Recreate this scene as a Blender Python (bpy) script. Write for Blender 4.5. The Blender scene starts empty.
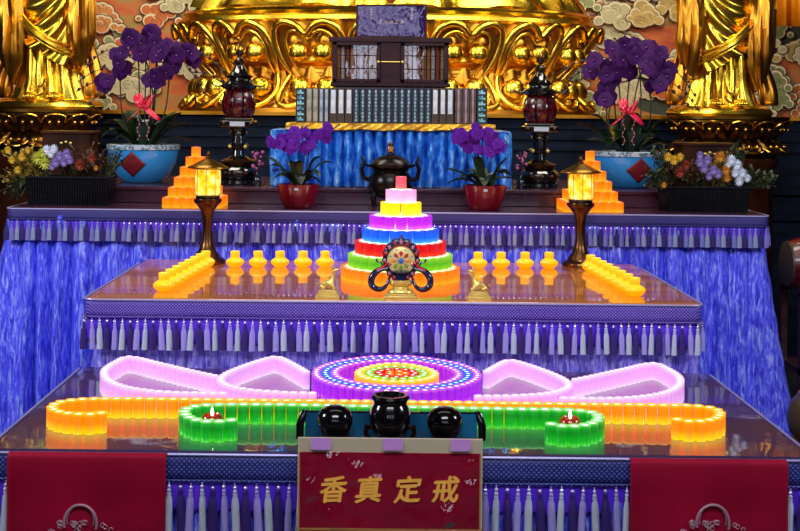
import bpy, math, random
from mathutils import Vector, Matrix
R=random.Random(7)
sc=bpy.context.scene
COL=sc.collection
PI=math.pi
F=1260.0; CX=376.6; CY=112.7; TH=0.0105; ZC=1.9
cT,sT=math.cos(TH),math.sin(TH)
def UR(px,py):
    dx,dy=px-CX,py-CY
    return dx*cT+dy*sT, -dx*sT+dy*cT
def P(px,py,d):
    u,v=UR(px,py)
    return Vector((u*d/F,d,ZC-v*d/F))
def T(px,py,z):
    u,v=UR(px,py)
    d=(ZC-z)*F/v
    return Vector((u*d/F,d,z))
Z1,Z2,Z3,Z4=0.794,1.08,1.353,1.452
# ---------------------------------------------------------------- helpers
def lin(h):
    h=h.lstrip('#'); o=[]
    for i in (0,2,4):
        c=int(h[i:i+2],16)/255
        o.append(c/12.92 if c<=.04045 else ((c+.055)/1.055)**2.4)
    return (*o,1)
def mat(name,col='#888888',rough=.5,metal=0,emit=None,es=0,coat=0,spec=.5,sheen=0):
    m=bpy.data.materials.new(name); m.use_nodes=True
    b=m.node_tree.nodes['Principled BSDF']
    b.inputs['Base Color'].default_value=lin(col)
    b.inputs['Roughness'].default_value=rough; b.inputs['Metallic'].default_value=metal
    b.inputs['Specular IOR Level'].default_value=spec
    b.inputs['Coat Weight'].default_value=coat; b.inputs['Coat Roughness'].default_value=.06
    b.inputs['Sheen Weight'].default_value=sheen
    if emit: b.inputs['Emission Color'].default_value=lin(emit); b.inputs['Emission Strength'].default_value=es
    return m
def nd(m,t,**k):
    n=m.node_tree.nodes.new(t)
    for a,v in k.items(): setattr(n,a,v)
    return n
def lk(m,a,b): m.node_tree.links.new(a,b)
def bsdf(m): return m.node_tree.nodes['Principled BSDF']
def ramp(m,stops,interp='LINEAR'):
    n=nd(m,'ShaderNodeValToRGB'); n.color_ramp.interpolation=interp
    e=n.color_ramp.elements
    while len(e)<len(stops): e.new(.5)
    for i,(p,c) in enumerate(stops):
        e[i].position=p; e[i].color=lin(c) if isinstance(c,str) else c
    return n
def noise_col(m,scale,stops,mscale=(1,1,1),detail=4,bump=0,rough=.5,dist=0,coord='Object'):
    tc=nd(m,'ShaderNodeTexCoord'); mp=nd(m,'ShaderNodeMapping'); mp.inputs['Scale'].default_value=mscale
    nz=nd(m,'ShaderNodeTexNoise'); nz.inputs['Scale'].default_value=scale; nz.inputs['Detail'].default_value=detail
    nz.inputs['Roughness'].default_value=rough; nz.inputs['Distortion'].default_value=dist
    lk(m,tc.outputs[coord],mp.inputs[0]); lk(m,mp.outputs[0],nz.inputs[0])
    if stops:
        r=ramp(m,stops); lk(m,nz.outputs[0],r.inputs[0]); lk(m,r.outputs[0],bsdf(m).inputs['Base Color'])
    if bump:
        b=nd(m,'ShaderNodeBump'); b.inputs['Strength'].default_value=bump; b.inputs['Distance'].default_value=.01
        lk(m,nz.outputs[0],b.inputs['Height']); lk(m,b.outputs[0],bsdf(m).inputs['Normal'])
    return nz
class MB:
    def __init__(s): s.v=[];s.f=[];s.m=[]
    def add(s,v,f,mi=0,M=None):
        o=len(s.v)
        s.v+= [tuple(M@Vector(p)) for p in v] if M else [tuple(p) for p in v]
        s.f+=[tuple(i+o for i in q) for q in f]; s.m+=[mi]*len(f); return s
    def box(s,x0,x1,y0,y1,z0,z1,mi=0,M=None):
        v=[(x,y,z) for z in (z0,z1) for y in (y0,y1) for x in (x0,x1)]
        return s.add(v,[(0,2,3,1),(4,5,7,6),(0,1,5,4),(2,6,7,3),(0,4,6,2),(1,3,7,5)],mi,M)
    def lathe(s,pr,seg=20,mi=0,c=(0,0,0),M=None,sx=1,sy=1,wave=None):
        v=[];f=[]
        for r,z in pr:
            for i in range(seg):
                a=2*PI*i/seg; rr=r*(wave(a,z) if wave else 1)
                v.append((c[0]+rr*sx*math.cos(a),c[1]+rr*sy*math.sin(a),c[2]+z))
        n=len(pr)
        for j in range(n-1):
            for i in range(seg):
                k=(i+1)%seg
                f.append((j*seg+i,j*seg+k,(j+1)*seg+k,(j+1)*seg+i))
        if pr[0][0]>1e-5: f.append(tuple(range(seg))[::-1])
        if pr[-1][0]>1e-5: f.append(tuple((n-1)*seg+i for i in range(seg)))
        return s.add(v,f,mi,M)
    def sph(s,c,r,mi=0,seg=12,sc_=(1,1,1),M=None):
        n=max(5,seg//2)
        pr=[(r*math.sin(PI*j/n)+(1e-6),-r*math.cos(PI*j/n)*sc_[2]) for j in range(n+1)]
        return s.lathe(pr,seg,mi,c,M,sc_[0],sc_[1])
    def tube(s,pts,rad,seg=8,mi=0,M=None,flat=1):
        pts=[Vector(p) for p in pts]; n=len(pts)
        if not hasattr(rad,'__len__'): rad=[rad]*n
        v=[];f=[];up=Vector((0,0,1)); prev=None
        for i,p in enumerate(pts):
            t=(pts[min(i+1,n-1)]-pts[max(i-1,0)])
            t=t.normalized() if t.length>1e-9 else Vector((0,0,1))
            if prev is None:
                a=t.cross(up if abs(t.z)<.95 else Vector((0,1,0))).normalized()
            else:
                a=prev-t*prev.dot(t); a=a.normalized() if a.length>1e-6 else t.orthogonal().normalized()
            prev=a; b=t.cross(a)
            for k in range(seg):
                w=2*PI*k/seg; v.append(tuple(p+a*math.cos(w)*rad[i]+b*math.sin(w)*rad[i]*flat))
        for j in range(n-1):
            for k in range(seg):
                q=(k+1)%seg; f.append((j*seg+k,j*seg+q,(j+1)*seg+q,(j+1)*seg+k))
        f.append(tuple(range(seg))[::-1]); f.append(tuple((n-1)*seg+k for k in range(seg)))
        return s.add(v,f,mi,M)
    def grid(s,fn,nu,nv,mi=0,M=None,closeu=False):
        v=[];f=[]
        for j in range(nv+1):
            for i in range(nu+(0 if closeu else 1)):
                v.append(tuple(fn(i/nu,j/nv)))
        w=nu if closeu else nu+1
        for j in range(nv):
            for i in range(nu):
                k=(i+1)%w if closeu else i+1
                f.append((j*w+i,j*w+k,(j+1)*w+k,(j+1)*w+i))
        return s.add(v,f,mi,M)
    def build(s,name,mats,parent=None,loc=(0,0,0),rz=0,smooth=True,ang=40,solid=0,bev=0,kind=None,label=None):
        me=bpy.data.meshes.new(name); me.from_pydata(s.v,[],s.f); me.update()
        for m in (mats if isinstance(mats,(list,tuple)) else [mats]): me.materials.append(m)
        me.polygons.foreach_set('material_index',s.m)
        if smooth:
            me.polygons.foreach_set('use_smooth',[True]*len(s.f))
            me.set_sharp_from_angle(angle=math.radians(ang))
        o=bpy.data.objects.new(name,me); COL.objects.link(o); o.location=loc; o.rotation_euler.z=rz
        if parent: o.parent=parent
        if solid:
            q=o.modifiers.new('s','SOLIDIFY'); q.thickness=solid; q.offset=0
        if bev:
            q=o.modifiers.new('b','BEVEL'); q.width=bev; q.segments=2; q.limit_method='ANGLE'
        if kind: o['kind']=kind
        if label: o['label']=label
        return o
def tag(o,label,cat,group=None,kind=None):
    o['label']=label; o['category']=cat
    if group: o['group']=group
    if kind: o['kind']=kind
    return o
def empty(name,loc,label,cat,group=None,rz=0):
    o=bpy.data.objects.new(name,None); COL.objects.link(o); o.location=loc; o.rotation_euler.z=rz; o.empty_display_size=.1
    return tag(o,label,cat,group)
KIDS={}
def copy_tree(o,parent=None):
    c=o.copy(); COL.objects.link(c); c.parent=parent
    for ch in list(o.children): copy_tree(ch,c)
    return c
def struct(mb,name,m,**k):
    o=mb.build(name,m,smooth=False,**k); o['kind']='structure'; return o
def resample(pts,step,closed=False):
    pts=[Vector(p) for p in pts]
    if closed: pts=pts+[pts[0]]
    # smooth with catmull-rom first
    sm=[]
    n=len(pts)
    for i in range(n-1):
        if closed: p0=pts[(i-1)%(n-1)]; p3=pts[(i+2)%(n-1)] if i+2!=n-1 else pts[0]
        else: p0=pts[max(i-1,0)]; p3=pts[min(i+2,n-1)]
        p1,p2=pts[i],pts[i+1]
        for k in range(12):
            t=k/12
            sm.append(.5*((2*p1)+(p2-p0)*t+(2*p0-5*p1+4*p2-p3)*t*t+(3*p1-p0-3*p2+p3)*t**3))
    sm.append(pts[-1])
    L=[0]
    for a,b in zip(sm,sm[1:]): L.append(L[-1]+(b-a).length)
    n=max(1,round(L[-1]/step)) ; out=[]; st=L[-1]/n
    j=0
    for k in range(n+(0 if closed else 1)):
        s=k*st
        while j<len(L)-2 and L[j+1]<s: j+=1
        t=(s-L[j])/max(1e-9,L[j+1]-L[j]); out.append(sm[j].lerp(sm[j+1],min(1,t)))
    return out
# ---------------------------------------------------------------- materials
def velvet_mat(name,lo,mid,hi):
    m=mat(name,mid,.6,sheen=.15); b=bsdf(m); b.inputs['Sheen Tint'].default_value=lin('#8090ff')
    noise_col(m,26,[(.34,lo),(.5,mid),(.68,hi)],(2.4,2.4,.42),6,.5,.68,.6)
    return m
M_velvet=velvet_mat('crushed_blue_velvet','#1c12b8','#4c50f4','#a8baff')
M_velvet2=velvet_mat('crushed_violet_velvet','#3420b8','#8074f0','#ccc8ff')
M_violet=mat('violet_satin','#5420e6',.5)
noise_col(M_violet,9,[(.3,'#3a10c0'),(.7,'#6a34f4')],(1,1,.3))
def trim_mat(name,a,b_,c,sc_=1):
    m=mat(name,a,.6); tc=nd(m,'ShaderNodeTexCoord'); mp=nd(m,'ShaderNodeMapping'); mp.inputs['Scale'].default_value=(50*sc_,50*sc_,50*sc_)
    w=nd(m,'ShaderNodeTexWave'); w.wave_type='BANDS'; w.bands_direction='DIAGONAL'; w.inputs['Scale'].default_value=1.1
    w2=nd(m,'ShaderNodeTexWave'); w2.bands_direction='DIAGONAL'; w2.inputs['Scale'].default_value=1.1
    mp2=nd(m,'ShaderNodeMapping'); mp2.inputs['Scale'].default_value=(-50*sc_,50*sc_,50*sc_)
    lk(m,tc.outputs['Object'],mp.inputs[0]); lk(m,mp.outputs[0],w.inputs[0]); lk(m,tc.outputs['Object'],mp2.inputs[0]); lk(m,mp2.outputs[0],w2.inputs[0])
    mx=nd(m,'ShaderNodeMath',operation='MULTIPLY'); lk(m,w.outputs['Fac'],mx.inputs[0]); lk(m,w2.outputs['Fac'],mx.inputs[1])
    r=ramp(m,[(.05,a),(.35,b_),(.8,c)]); lk(m,mx.outputs[0],r.inputs[0]); lk(m,r.outputs[0],bsdf(m).inputs['Base Color'])
    bp=nd(m,'ShaderNodeBump'); bp.inputs['Strength'].default_value=.4; bp.inputs['Distance'].default_value=.004
    lk(m,mx.outputs[0],bp.inputs['Height']); lk(m,bp.outputs[0],bsdf(m).inputs['Normal'])
    return m
M_trim1=trim_mat('navy_brocade','#1a1e66','#2c3894','#5c6cc4',.7)
M_trim2=trim_mat('purple_brocade','#38248a','#6042bc','#a088e4',.8)
M_trim3=trim_mat('indigo_brocade','#1c1650','#30287c','#5046a8')
M_tasb=[mat('back_dark_tassel','#20105c',.8),mat('back_blue_tassel','#6c68b4',.8),mat('back_grey_tassel','#8088ac',.8)]
M_tas=[mat('dark_tassel','#2c1468',.8),mat('lavender_tassel','#9a90da',.8),mat('silver_tassel','#b4bcd0',.8)]
for m in M_tas: noise_col(m,90,None,(1,1,.08),3,.6)
def glossy_top(name,base,base2,r0):
    m=mat(name,base,.3,spec=.5)
    noise_col(m,2.5,[(.35,base),(.65,base2)],(.4,3,1),4)
    b=bsdf(m); nt=m.node_tree
    g=nd(m,'ShaderNodeBsdfGlossy'); g.inputs['Roughness'].default_value=.02; g.inputs['Color'].default_value=(1,1,1,1)
    fr=nd(m,'ShaderNodeFresnel'); fr.inputs['IOR'].default_value=r0
    tcn=nd(m,'ShaderNodeTexCoord'); n2=nd(m,'ShaderNodeTexNoise'); n2.inputs['Scale'].default_value=5; n2.inputs['Detail'].default_value=1
    bp=nd(m,'ShaderNodeBump'); bp.inputs['Strength'].default_value=.12; bp.inputs['Distance'].default_value=.01
    lk(m,tcn.outputs['Object'],n2.inputs[0]); lk(m,n2.outputs[0],bp.inputs['Height']); lk(m,bp.outputs[0],g.inputs['Normal'])
    mx=nd(m,'ShaderNodeMixShader'); lk(m,fr.outputs[0],mx.inputs[0]); lk(m,b.outputs[0],mx.inputs[1]); lk(m,g.outputs[0],mx.inputs[2])
    lk(m,mx.outputs[0],nt.nodes['Material Output'].inputs[0])
    return m
M_top1=glossy_top('glass_over_purple_cloth','#2e1a58','#503048',2.3)
M_top2=glossy_top('varnished_brown_wood','#b4601c','#dc8830',1.34)
M_wood=mat('dark_wood','#2c1418',.35); noise_col(M_wood,5,[(.3,'#1c0c12'),(.7,'#42202a')],(1,1,12))
M_ledge=mat('purple_brown_lacquer','#3a1c2e',.25,coat=.4); noise_col(M_ledge,3,[(.3,'#2c1426'),(.7,'#4e2a40')],(1,6,1))
def gold_mat(name,col,dark,rough=.22,metal=1,em=0):
    m=mat(name,col,rough,metal)
    noise_col(m,3,[(.3,dark),(.6,col)],(1,1,1),2,.03)
    if em: bsdf(m).inputs['Emission Color'].default_value=lin(col); bsdf(m).inputs['Emission Strength'].default_value=em
    return m
M_gold=gold_mat('polished_gold','#ecc844','#cc9c24',.26)
M_goldr=gold_mat('orange_gold','#c88c2c','#945c18',.34)
M_goldd=gold_mat('antique_gold','#6c4c1c','#2a1a0c',.3)
M_brass=gold_mat('pale_brass','#f4dc80','#d8b858',.38,.75)
M_bronze=gold_mat('dark_bronze','#7c5432','#3c2418',.3)
M_black=mat('black_lacquer','#0c0a0c',.12,coat=.6)
M_blackj=mat('black_polished_jar','#0e0b0e',.16,.35,coat=.5)
M_slate=mat('dark_slate','#141c2c',.5,spec=.08); noise_col(M_slate,4,[(.3,'#060a14'),(.7,'#101a2c')],(1,1,4))
# cups: inner candle glow painted as an emission ramp over the height
def cup_mat(name,stops,es,col):
    m=mat(name,col,.3,coat=.25); b=bsdf(m)
    tc=nd(m,'ShaderNodeTexCoord'); sp=nd(m,'ShaderNodeSeparateXYZ'); lk(m,tc.outputs['Generated'],sp.inputs[0])
    r=ramp(m,stops); lk(m,sp.outputs[2],r.inputs[0]); lk(m,r.outputs[0],b.inputs['Emission Color']); b.inputs['Emission Strength'].default_value=es
    return m
def glow(name,c,s): return mat(name,'#ffffff',.4,emit=c,es=s)
cups={}
def cupdef(k,word,stops,col,topc,es=.8,ts=1.5):
    cups[k]=(cup_mat(word+'_cup',stops,es,col),glow(word+'_glow',topc,ts))
cupdef('amber','amber',[(0,'#ffe400'),(.22,'#ffc000'),(.5,'#f07800'),(.85,'#f08400'),(1,'#ffc830')],'#e07000','#ffe880',.85,1.8)
cupdef('green','green',[(0,'#58f040'),(.2,'#14b81c'),(.65,'#067818'),(.88,'#20a830'),(1,'#a0ff90')],'#088018','#f0ffe8',.75,2.2)
cupdef('pink','pink',[(0,'#fff0ff'),(.3,'#ecaaec'),(.75,'#d090d4'),(1,'#f8dcf8')],'#c890cc','#fff4ff',.66,1.5)
cupdef('magenta','magenta',[(0,'#d850f8'),(.3,'#a820e0'),(.8,'#9018c8'),(1,'#e878ff')],'#9018c8','#fff0ff',.6,2.2)
cupdef('cyan','blue',[(0,'#40c0ff'),(1,'#1858d8')],'#1060d0','#d0f4ff',.7,1.8)
cupdef('gold','golden',[(0,'#ffd020'),(.8,'#ffa000'),(1,'#ffe060')],'#f89800','#fffad0',.75,2)
cupdef('leaf','leaf_green',[(0,'#a0e820'),(.5,'#50b018'),(1,'#a8e840')],'#409818','#f0ffd8',.6,2)
cupdef('red','red',[(0,'#ff5020'),(.5,'#d80818'),(1,'#d00818')],'#b80414','#ffe0d8',.6,1.8)
cupdef('blue','royal_blue',[(0,'#48b8ff'),(.4,'#1060f0'),(1,'#1048e0')],'#1050e0','#c8e8ff',.75,1.3)
cupdef('purple','violet',[(0,'#f080ff'),(.4,'#b828e8'),(1,'#a020d8')],'#a820d8','#ffc0ff',.75,1.3)
cupdef('yellow','yellow',[(0,'#fff060'),(.5,'#ffcc10'),(1,'#ffb800')],'#ffc810','#fff8c0',.85,1.3)
cupdef('rose','pale_rose',[(0,'#ffd0e8'),(.5,'#f49cc8'),(1,'#f090c0')],'#f0a0c8','#fff0f8',.75,1.2)
cupdef('coral','coral_red',[(0,'#ff8070'),(.5,'#f04858'),(1,'#f05068')],'#f05060','#ffb0b0',.75,1.0)
cupdef('orange','orange',[(0,'#ffb820'),(.35,'#ff8408'),(1,'#f86400')],'#e06800','#ffc860',.8,1.3)
def cup_mesh(k,r,h,seg=14):
    mb=MB()
    mb.lathe([(r*.92,0),(r*.985,h*.03),(r*.985,h*.5),(r*.99,h*.93),(r,h*.965),(r*.96,h),(r*.84,h),(r*.8,h*.95)],seg,0)
    mb.lathe([(r*.8,h*.94),(r*.5,h*.955),(r*.15,h*.99),(.0004,h*1.0)],seg,1)
    me_o=mb.build('candle_cup',[cups[k][0],cups[k][1]])
    me=me_o.data; bpy.data.objects.remove(me_o); return me
CUPM={}
KN=dict(amber='amber',green='green',pink='pink',magenta='magenta',cyan='sky_blue',gold='golden',leaf='leaf_green',red='red',blue='royal_blue',purple='violet',yellow='yellow',rose='rose_pink',coral='coral',orange='orange')
def cup(k,r,h,p,label,group,name='candle_cup'):
    key=(k,r,h)
    if key not in CUPM: CUPM[key]=cup_mesh(k,r,h)
    o=bpy.data.objects.new(KN[k]+'_candle_cup',CUPM[key]); COL.objects.link(o); o.location=p; o.rotation_euler.z=R.random()*6
    return tag(o,label,'candle',group)
# ---------------------------------------------------------------- room
M_floor=mat('grey_stone_floor','#1a1a20',.5,spec=.2); noise_col(M_floor,2,[(.3,'#121218'),(.7,'#24242c')])
M_wall=mat('dark_plaster','#1c1410',.8,spec=.08); noise_col(M_wall,2,[(.3,'#140e0c'),(.7,'#281c14')])
XW=5.2; YB=12.6; YF=-5.0
struct(MB().box(-XW,XW,YF,YB,-.15,0),'floor',M_floor)
struct(MB().box(-XW,XW,YB,YB+.2,0,6.5),'wall_back',M_wall)
struct(MB().box(-XW-.2,-XW,YF,YB,0,6.5),'wall_left',M_wall)
struct(MB().box(XW,XW+.2,YF,YB,0,6.5),'wall_right',M_wall)
struct(MB().box(-XW,XW,YF,YB,6.5,6.7),'ceiling',M_wall)
# entrance wall behind the viewer, with three unseen glowing lattice windows added for reflections
wb=MB(); 
xs=[-XW,-2.9,-1.7,-.45,.75,2.0,3.2,XW]
for i in range(0,8,2): wb.box(xs[i],xs[i+1],YF-.2,YF,0,6.5)
for i in (1,3,5): wb.box(xs[i],xs[i+1],YF-.2,YF,0,2.3); wb.box(xs[i],xs[i+1],YF-.2,YF,4.3,6.5)
struct(wb,'wall_front',M_wall)
M_pane=glow('daylight_pane','#e4e8ff',5.0)
for n,i in enumerate((1,3,5)):
    a,b=xs[i],xs[i+1]; fr=MB()
    for k in range(6): x=a+.02+(b-a-.04)*k/5; fr.box(x-.02,x+.02,YF-.1,YF-.04,2.3,4.3)
    for k in range(8): z=2.32+1.96*k/7; fr.box(a,b,YF-.1,YF-.04,z-.02,z+.02)
    w=struct(fr,'window_%d'%(n+1),M_wood)
    MB().box(a,b,YF-.16,YF-.13,2.3,4.3).build('window_pane',M_pane,w,smooth=False)
# slate altar platform
pf=MB(); pf.box(-4.6,3.9,9.78,YB-.02,0,1.62)
for k in range(3): pf.box(-4.6,3.9,9.76-.02*k,YB-.02,1.62+.085*k,1.70+.085*k)
pf.box(-4.6,3.9,9.7,9.76,1.30,1.36); pf.box(-4.6,3.9,9.72,9.76,1.1,1.14)
platform=struct(pf,'trim_1',M_slate)
pg=MB().box(-4.6,3.9,9.66,YB-.02,1.872,1.9)
struct(pg,'trim_2',M_goldr)
# ---------------------------------------------------------------- mural of clouds
def mural():
    M_mor=mat('mural_orange_ground','#b85424',.7)
    mb=MB(); pal=['#b8ac80','#c4b890','#8c925c','#cc8040','#bc9c58','#7c8450','#c46428','#d0bc8c']
    # 0 dark ground,1 outline,2..9 palette, 10 orange ground
    mats=[mat('mural_green_ground','#3c4230',.7),mat('mural_outline','#5c3c20',.7)]+[mat('mural_paint',c,.7) for c in pal]+[M_mor,mat('mural_pale_rim','#dccca0',.7)]
    Yw=YB-.02
    noise_col(M_mor,2.5,[(.35,'#a8431c'),(.5,'#c8662c'),(.65,'#a08440')],(1,1,2.5),4)
    def disc(x,z,r,y,mi,n=18,sq=.8,a0=0,a1=2*PI,rin=0):
        v=[];f=[]
        for i in range(n+1):
            a=a0+(a1-a0)*i/n
            v.append((x+r*math.cos(a),y,z+r*sq*math.sin(a))); v.append((x+rin*math.cos(a),y,z+rin*sq*math.sin(a)))
        for i in range(n): f.append((2*i,2*i+2,2*i+3,2*i+1))
        mb.add(v,f,mi)
    mb.box(-4.9,4.9,Yw-.01,Yw+.01,1.9,4.6,10)
    rr=random.Random(11); y=Yw-.0105
    for k in range(90):
        disc(rr.uniform(-4.7,4.7),rr.uniform(1.95,3.4),rr.uniform(.15,.4),y,0 if rr.random()<.5 else 10,16,.4); y-=.00001
    for k in range(210):
        cx,cz=rr.uniform(-4.6,4.6),rr.uniform(1.92,3.4); ci=rr.choice([2,3,4,5,6,7,9,3,8]); n=rr.randint(5,9); lob=[]
        W_=rr.uniform(.14,.26)
        for j in range(n):
            t=j/(n-1); r=rr.uniform(.055,.09)*(1.1-.5*abs(t-.5)*2)
            lob.append((cx+(t-.5)*2*W_,cz+.12*math.sin(PI*t)*rr.uniform(.6,1.2)+rr.uniform(-.02,.02),r))
        for j in range(n//2): lob.append((cx+rr.uniform(-.6,.6)*W_,cz+rr.uniform(-.03,.05),rr.uniform(.06,.09)))
        for dr,mi,dz in ((.010,1,0),(.0,11,0),(-.012,ci,-.006)):
            for x,z,r in lob: disc(x,z+dz,r+dr,y,mi,20,.9); y-=.00001
        for x,z,r in lob[::2]:
            disc(x,z-.01,r*.62,y,1,14,.9,-.4,PI*1.05,r*.56); y-=.00001; disc(x-r*.1,z-.015,r*.32,y,1,12,.9,.2,PI*1.5,r*.26); y-=.00001
        for x,z,r in lob[1::2]: disc(x,z+.005,r*.75,y,11,14,.9,.3,PI*.8,r*.62); y-=.00001
        y-=.00004
    o=mb.build('cloud_mural',mats,smooth=False)
    tag(o,'painted mural of curling cream, green and orange clouds on the back wall','mural')
mural()
# ---------------------------------------------------------------- golden lotus throne
def throne():
    cx,cy=.085,10.75; A,B=1.76,.86
    root=empty('lotus_throne',(cx,cy,1.9),'huge polished gold lotus throne with two rows of double-lobed petals','throne')
    zt=2.64-1.9; zm=2.20-1.9
    def body(z):  # radius scale
        t=z/zt
        if z<.03: return 1.0
        if z<zm: s=z/zm; return .93-.10*math.sin(PI*s*.5)
        s=(z-zm)/(zt-zm); return .83+.15*s**.8
    mb=MB()
    pr=[(1.0,0),(1.0,.03),(.95,.035)]+[(body(.04+(zt-.04)*k/14)-.03,.04+(zt-.04)*k/14) for k in range(15)]
    mb.lathe([(r*1,z) for r,z in pr],96,0,sx=A,sy=B)
    mb.build('throne_core',M_goldr,root)
    mr=MB(); mr.lathe([(.93,zt-.03),(1.0,zt-.02),(1.015,zt+.0),(1.0,zt+.03),(.98,zt+.035),(.985,zt+.05),(1.0,zt+.07),(.97,zt+.1),(.9,zt+.11)],128,0,sx=A,sy=B)
    mr.build('rim_band',M_gold,root)
    def lobeh(u,v):
        # heart outline made of two lobe circles and a narrowing foot ; returns inward distance
        def c(x,y,r): return r-math.hypot((u-x)*1.0,(v-y)*1.05)
        d1=max(c(-.42,.56,.50),c(.42,.56,.50))
        w=.92; d2=min(w-abs(u),.62-v, v+.02)
        k=.12; h=max(0,min(1,.5+.5*(d1-d2)/k)); return d2*(1-h)+d1*h+k*h*(1-h)
    def relief(u,v):
        d=lobeh(u,v)
        if d<0: return -.02
        t=min(1,d/.09); h=.09*t*t*(3-2*t)
        h-=.10*math.exp(-((d-.20)/.075)**2)
        h+=.03*math.exp(-((d-.33)/.04)**2)
        for s in (-1,1):
            q=math.hypot((u-s*.33)*1.0,(v-.50)*1.0)
            if q<.21: h+=.11*(1-(q/.21)**2)**.7
        return h
    def row(z0,z1,flip,off,name):
        for deg in range(-4,5):
            th0=math.radians(deg*21.5+off)
            if abs(th0)>math.radians(97): continue
            def pt(u,v,off=0):
                th=th0+u*math.radians(10.7); b=max(0,v)
                z=z0+(z1-z0)*b if not flip else z1-(z1-z0)*b
                dome=.05*math.sqrt(max(0,1-u*u))*math.sin(PI*min(1,b*.8+.12))
                rr=body(z)+dome+off+(.05*b if flip else .03*b*b)
                return (A*rr*math.sin(th),-B*rr*math.cos(th),z)
            def fn(a,b):
                u=a*2-1; d=lobeh(u,b); t=max(0,min(1,d/.1)); hol=-.05*math.exp(-((d-.22)/.10)**2)
                return pt(u,b,-.03+.04*t*t*(3-2*t)+hol)
            g=MB().grid(fn,40,30,1)
            def heart(sc_,v0):
                h=[(.78,0),(.88,.20),(.95,.45),(.95,.68),(.82,.90),(.52,1.0),(.22,.93),(0,.78)]
                h=[(x*sc_,v0+(y-v0)*sc_ if y>0 else 0.0) for x,y in h]
                return [(-x,y) for x,y in h]+[(x,y) for x,y in h[::-1][1:]]
            for sc_,v0,rad,off in (((.97,.45,.030,.022),(.70,.46,.018,-.004)) if not flip else ((.97,.45,.026,.03),)):
                q=[Vector(pt(u,v,off)) for u,v in [(p.x,p.y) for p in resample([Vector((x,y,0)) for x,y in heart(sc_,v0)],.06)]]
                g.tube(q,[rad*(.55+.45*math.sin(PI*i/(len(q)-1))**.5) for i in range(len(q))],10,0)
            for s_ in (-1,1): g.sph(pt(s_*(.33 if not flip else .38),.46,.0),.085 if not flip else .10,0,18,(1,.8,1))
            if flip:
                k=len(g.f)
            g.build('lotus_petal',[M_gold,M_goldr],root,ang=75)
    row(zm-.03,zt-.02,False,0,'u'); row(.035,zm+.02,True,10.7,'l')
    # feathery centre band leaves
    for deg in range(-90,91,6):
        th=math.radians(deg); mb=MB()
        def fn(a,b):
            u=a*2-1; w=(1-abs(u)**1.5)
            t=th+math.radians(3.4)*u*math.sqrt(max(0,1-b*b*.98))
            r=.85+.03*w*(1-b*.5)
            return (A*r*math.sin(t),-B*r*math.cos(t),zm-.07+.15*b)
        mb.grid(fn,6,5).build('waist_leaf',M_goldr,root)
    # seat cushion / robe hem spilling over the top
    def rob(a,b):
        th=(a*2-1)*PI; z=zt+.1+.5*b
        r=(.93-.35*b**1.5)+.03*math.sin(th*22+3*math.sin(th*5))*(1-b*.4)+.02*math.sin(th*9)
        return (A*r*math.sin(th),-B*r*math.cos(th),z+.03*math.sin(th*13))
    MB().grid(rob,220,10).build('robe_hem',M_gold,root)
throne()
# ---------------------------------------------------------------- standing golden figures
def lotus_pedestal(x,y,label,ztop=1.9,K=.86):
    root=empty('lotus_pedestal',(x,y,0),label,'pedestal')
    mb=MB(); mb.lathe([(.40,0),(.40,.08),(.34,.12),(.33,1.5),(.37,1.56),(.37,1.6)],8,0,sy=.85); mb.build('plinth',M_plinth,root)
    mb=MB(); mb.lathe([(.34,1.6),(.36,1.64),(.31,1.68),(.31,1.74),(.36,1.8),(.42,1.86),(.42,1.872),(.44,1.88),(.44,1.9),(.3,1.9)],48,0,sy=.8); mb.build('core',M_goldd,root)
    for row,(z0,z1,r0,r1,n,off) in enumerate([(1.74,1.865,.33,.45,14,0),(1.735,1.64,.33,.42,14,.5)]):
        for k in range(n):
            th0=2*PI*(k+off)/n
            def fn(a,b):
                u=a*2-1; top=(1-abs(u)**2.2)
                th=th0+u*PI/n*.98
                bb=b*(.55+.45*math.sqrt(max(0,top))); z=z0+(z1-z0)*bb
                e=.045*math.sin(PI*min(1,bb*1.15))*math.sqrt(max(0,1-u*u))+.02*math.exp(-((abs(u)-.75)/.12)**2)
                r=r0+(r1-r0)*bb**1.6+e
                return (r*math.sin(th),-r*.8*math.cos(th),z)
            g=MB().grid(fn,12,8)
            if row: g.f=[q[::-1] for q in g.f]
            pt=g.build('lotus_petal',M_goldd,root)
            if math.cos(th0)>-.1:
                q=[Vector(fn(a_,1.0))*1 for a_ in [i/14 for i in range(15)]]
                q=[Vector((v.x*1.02,v.y*1.02,v.z)) for v in q]
                t=MB().tube(q,.0075,8); 
                for a_ in (.33,.67):
                    v=Vector(fn(a_,.55)); t.sph((v.x*1.02,v.y*1.02,v.z),.016,0,10)
                t.build('petal_rim',M_brassg,pt)
    return root
def r_(a,b): return a+(b-a)*.45+.04
M_brassg=gold_mat('rim_gold','#e0a838','#a06c18',.25)
M_plinth=mat('red_gold_lacquer','#5c2c10',.35,0,spec=.15); noise_col(M_plinth,6,[(.3,'#180a06'),(.7,'#401c0a')])
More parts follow.
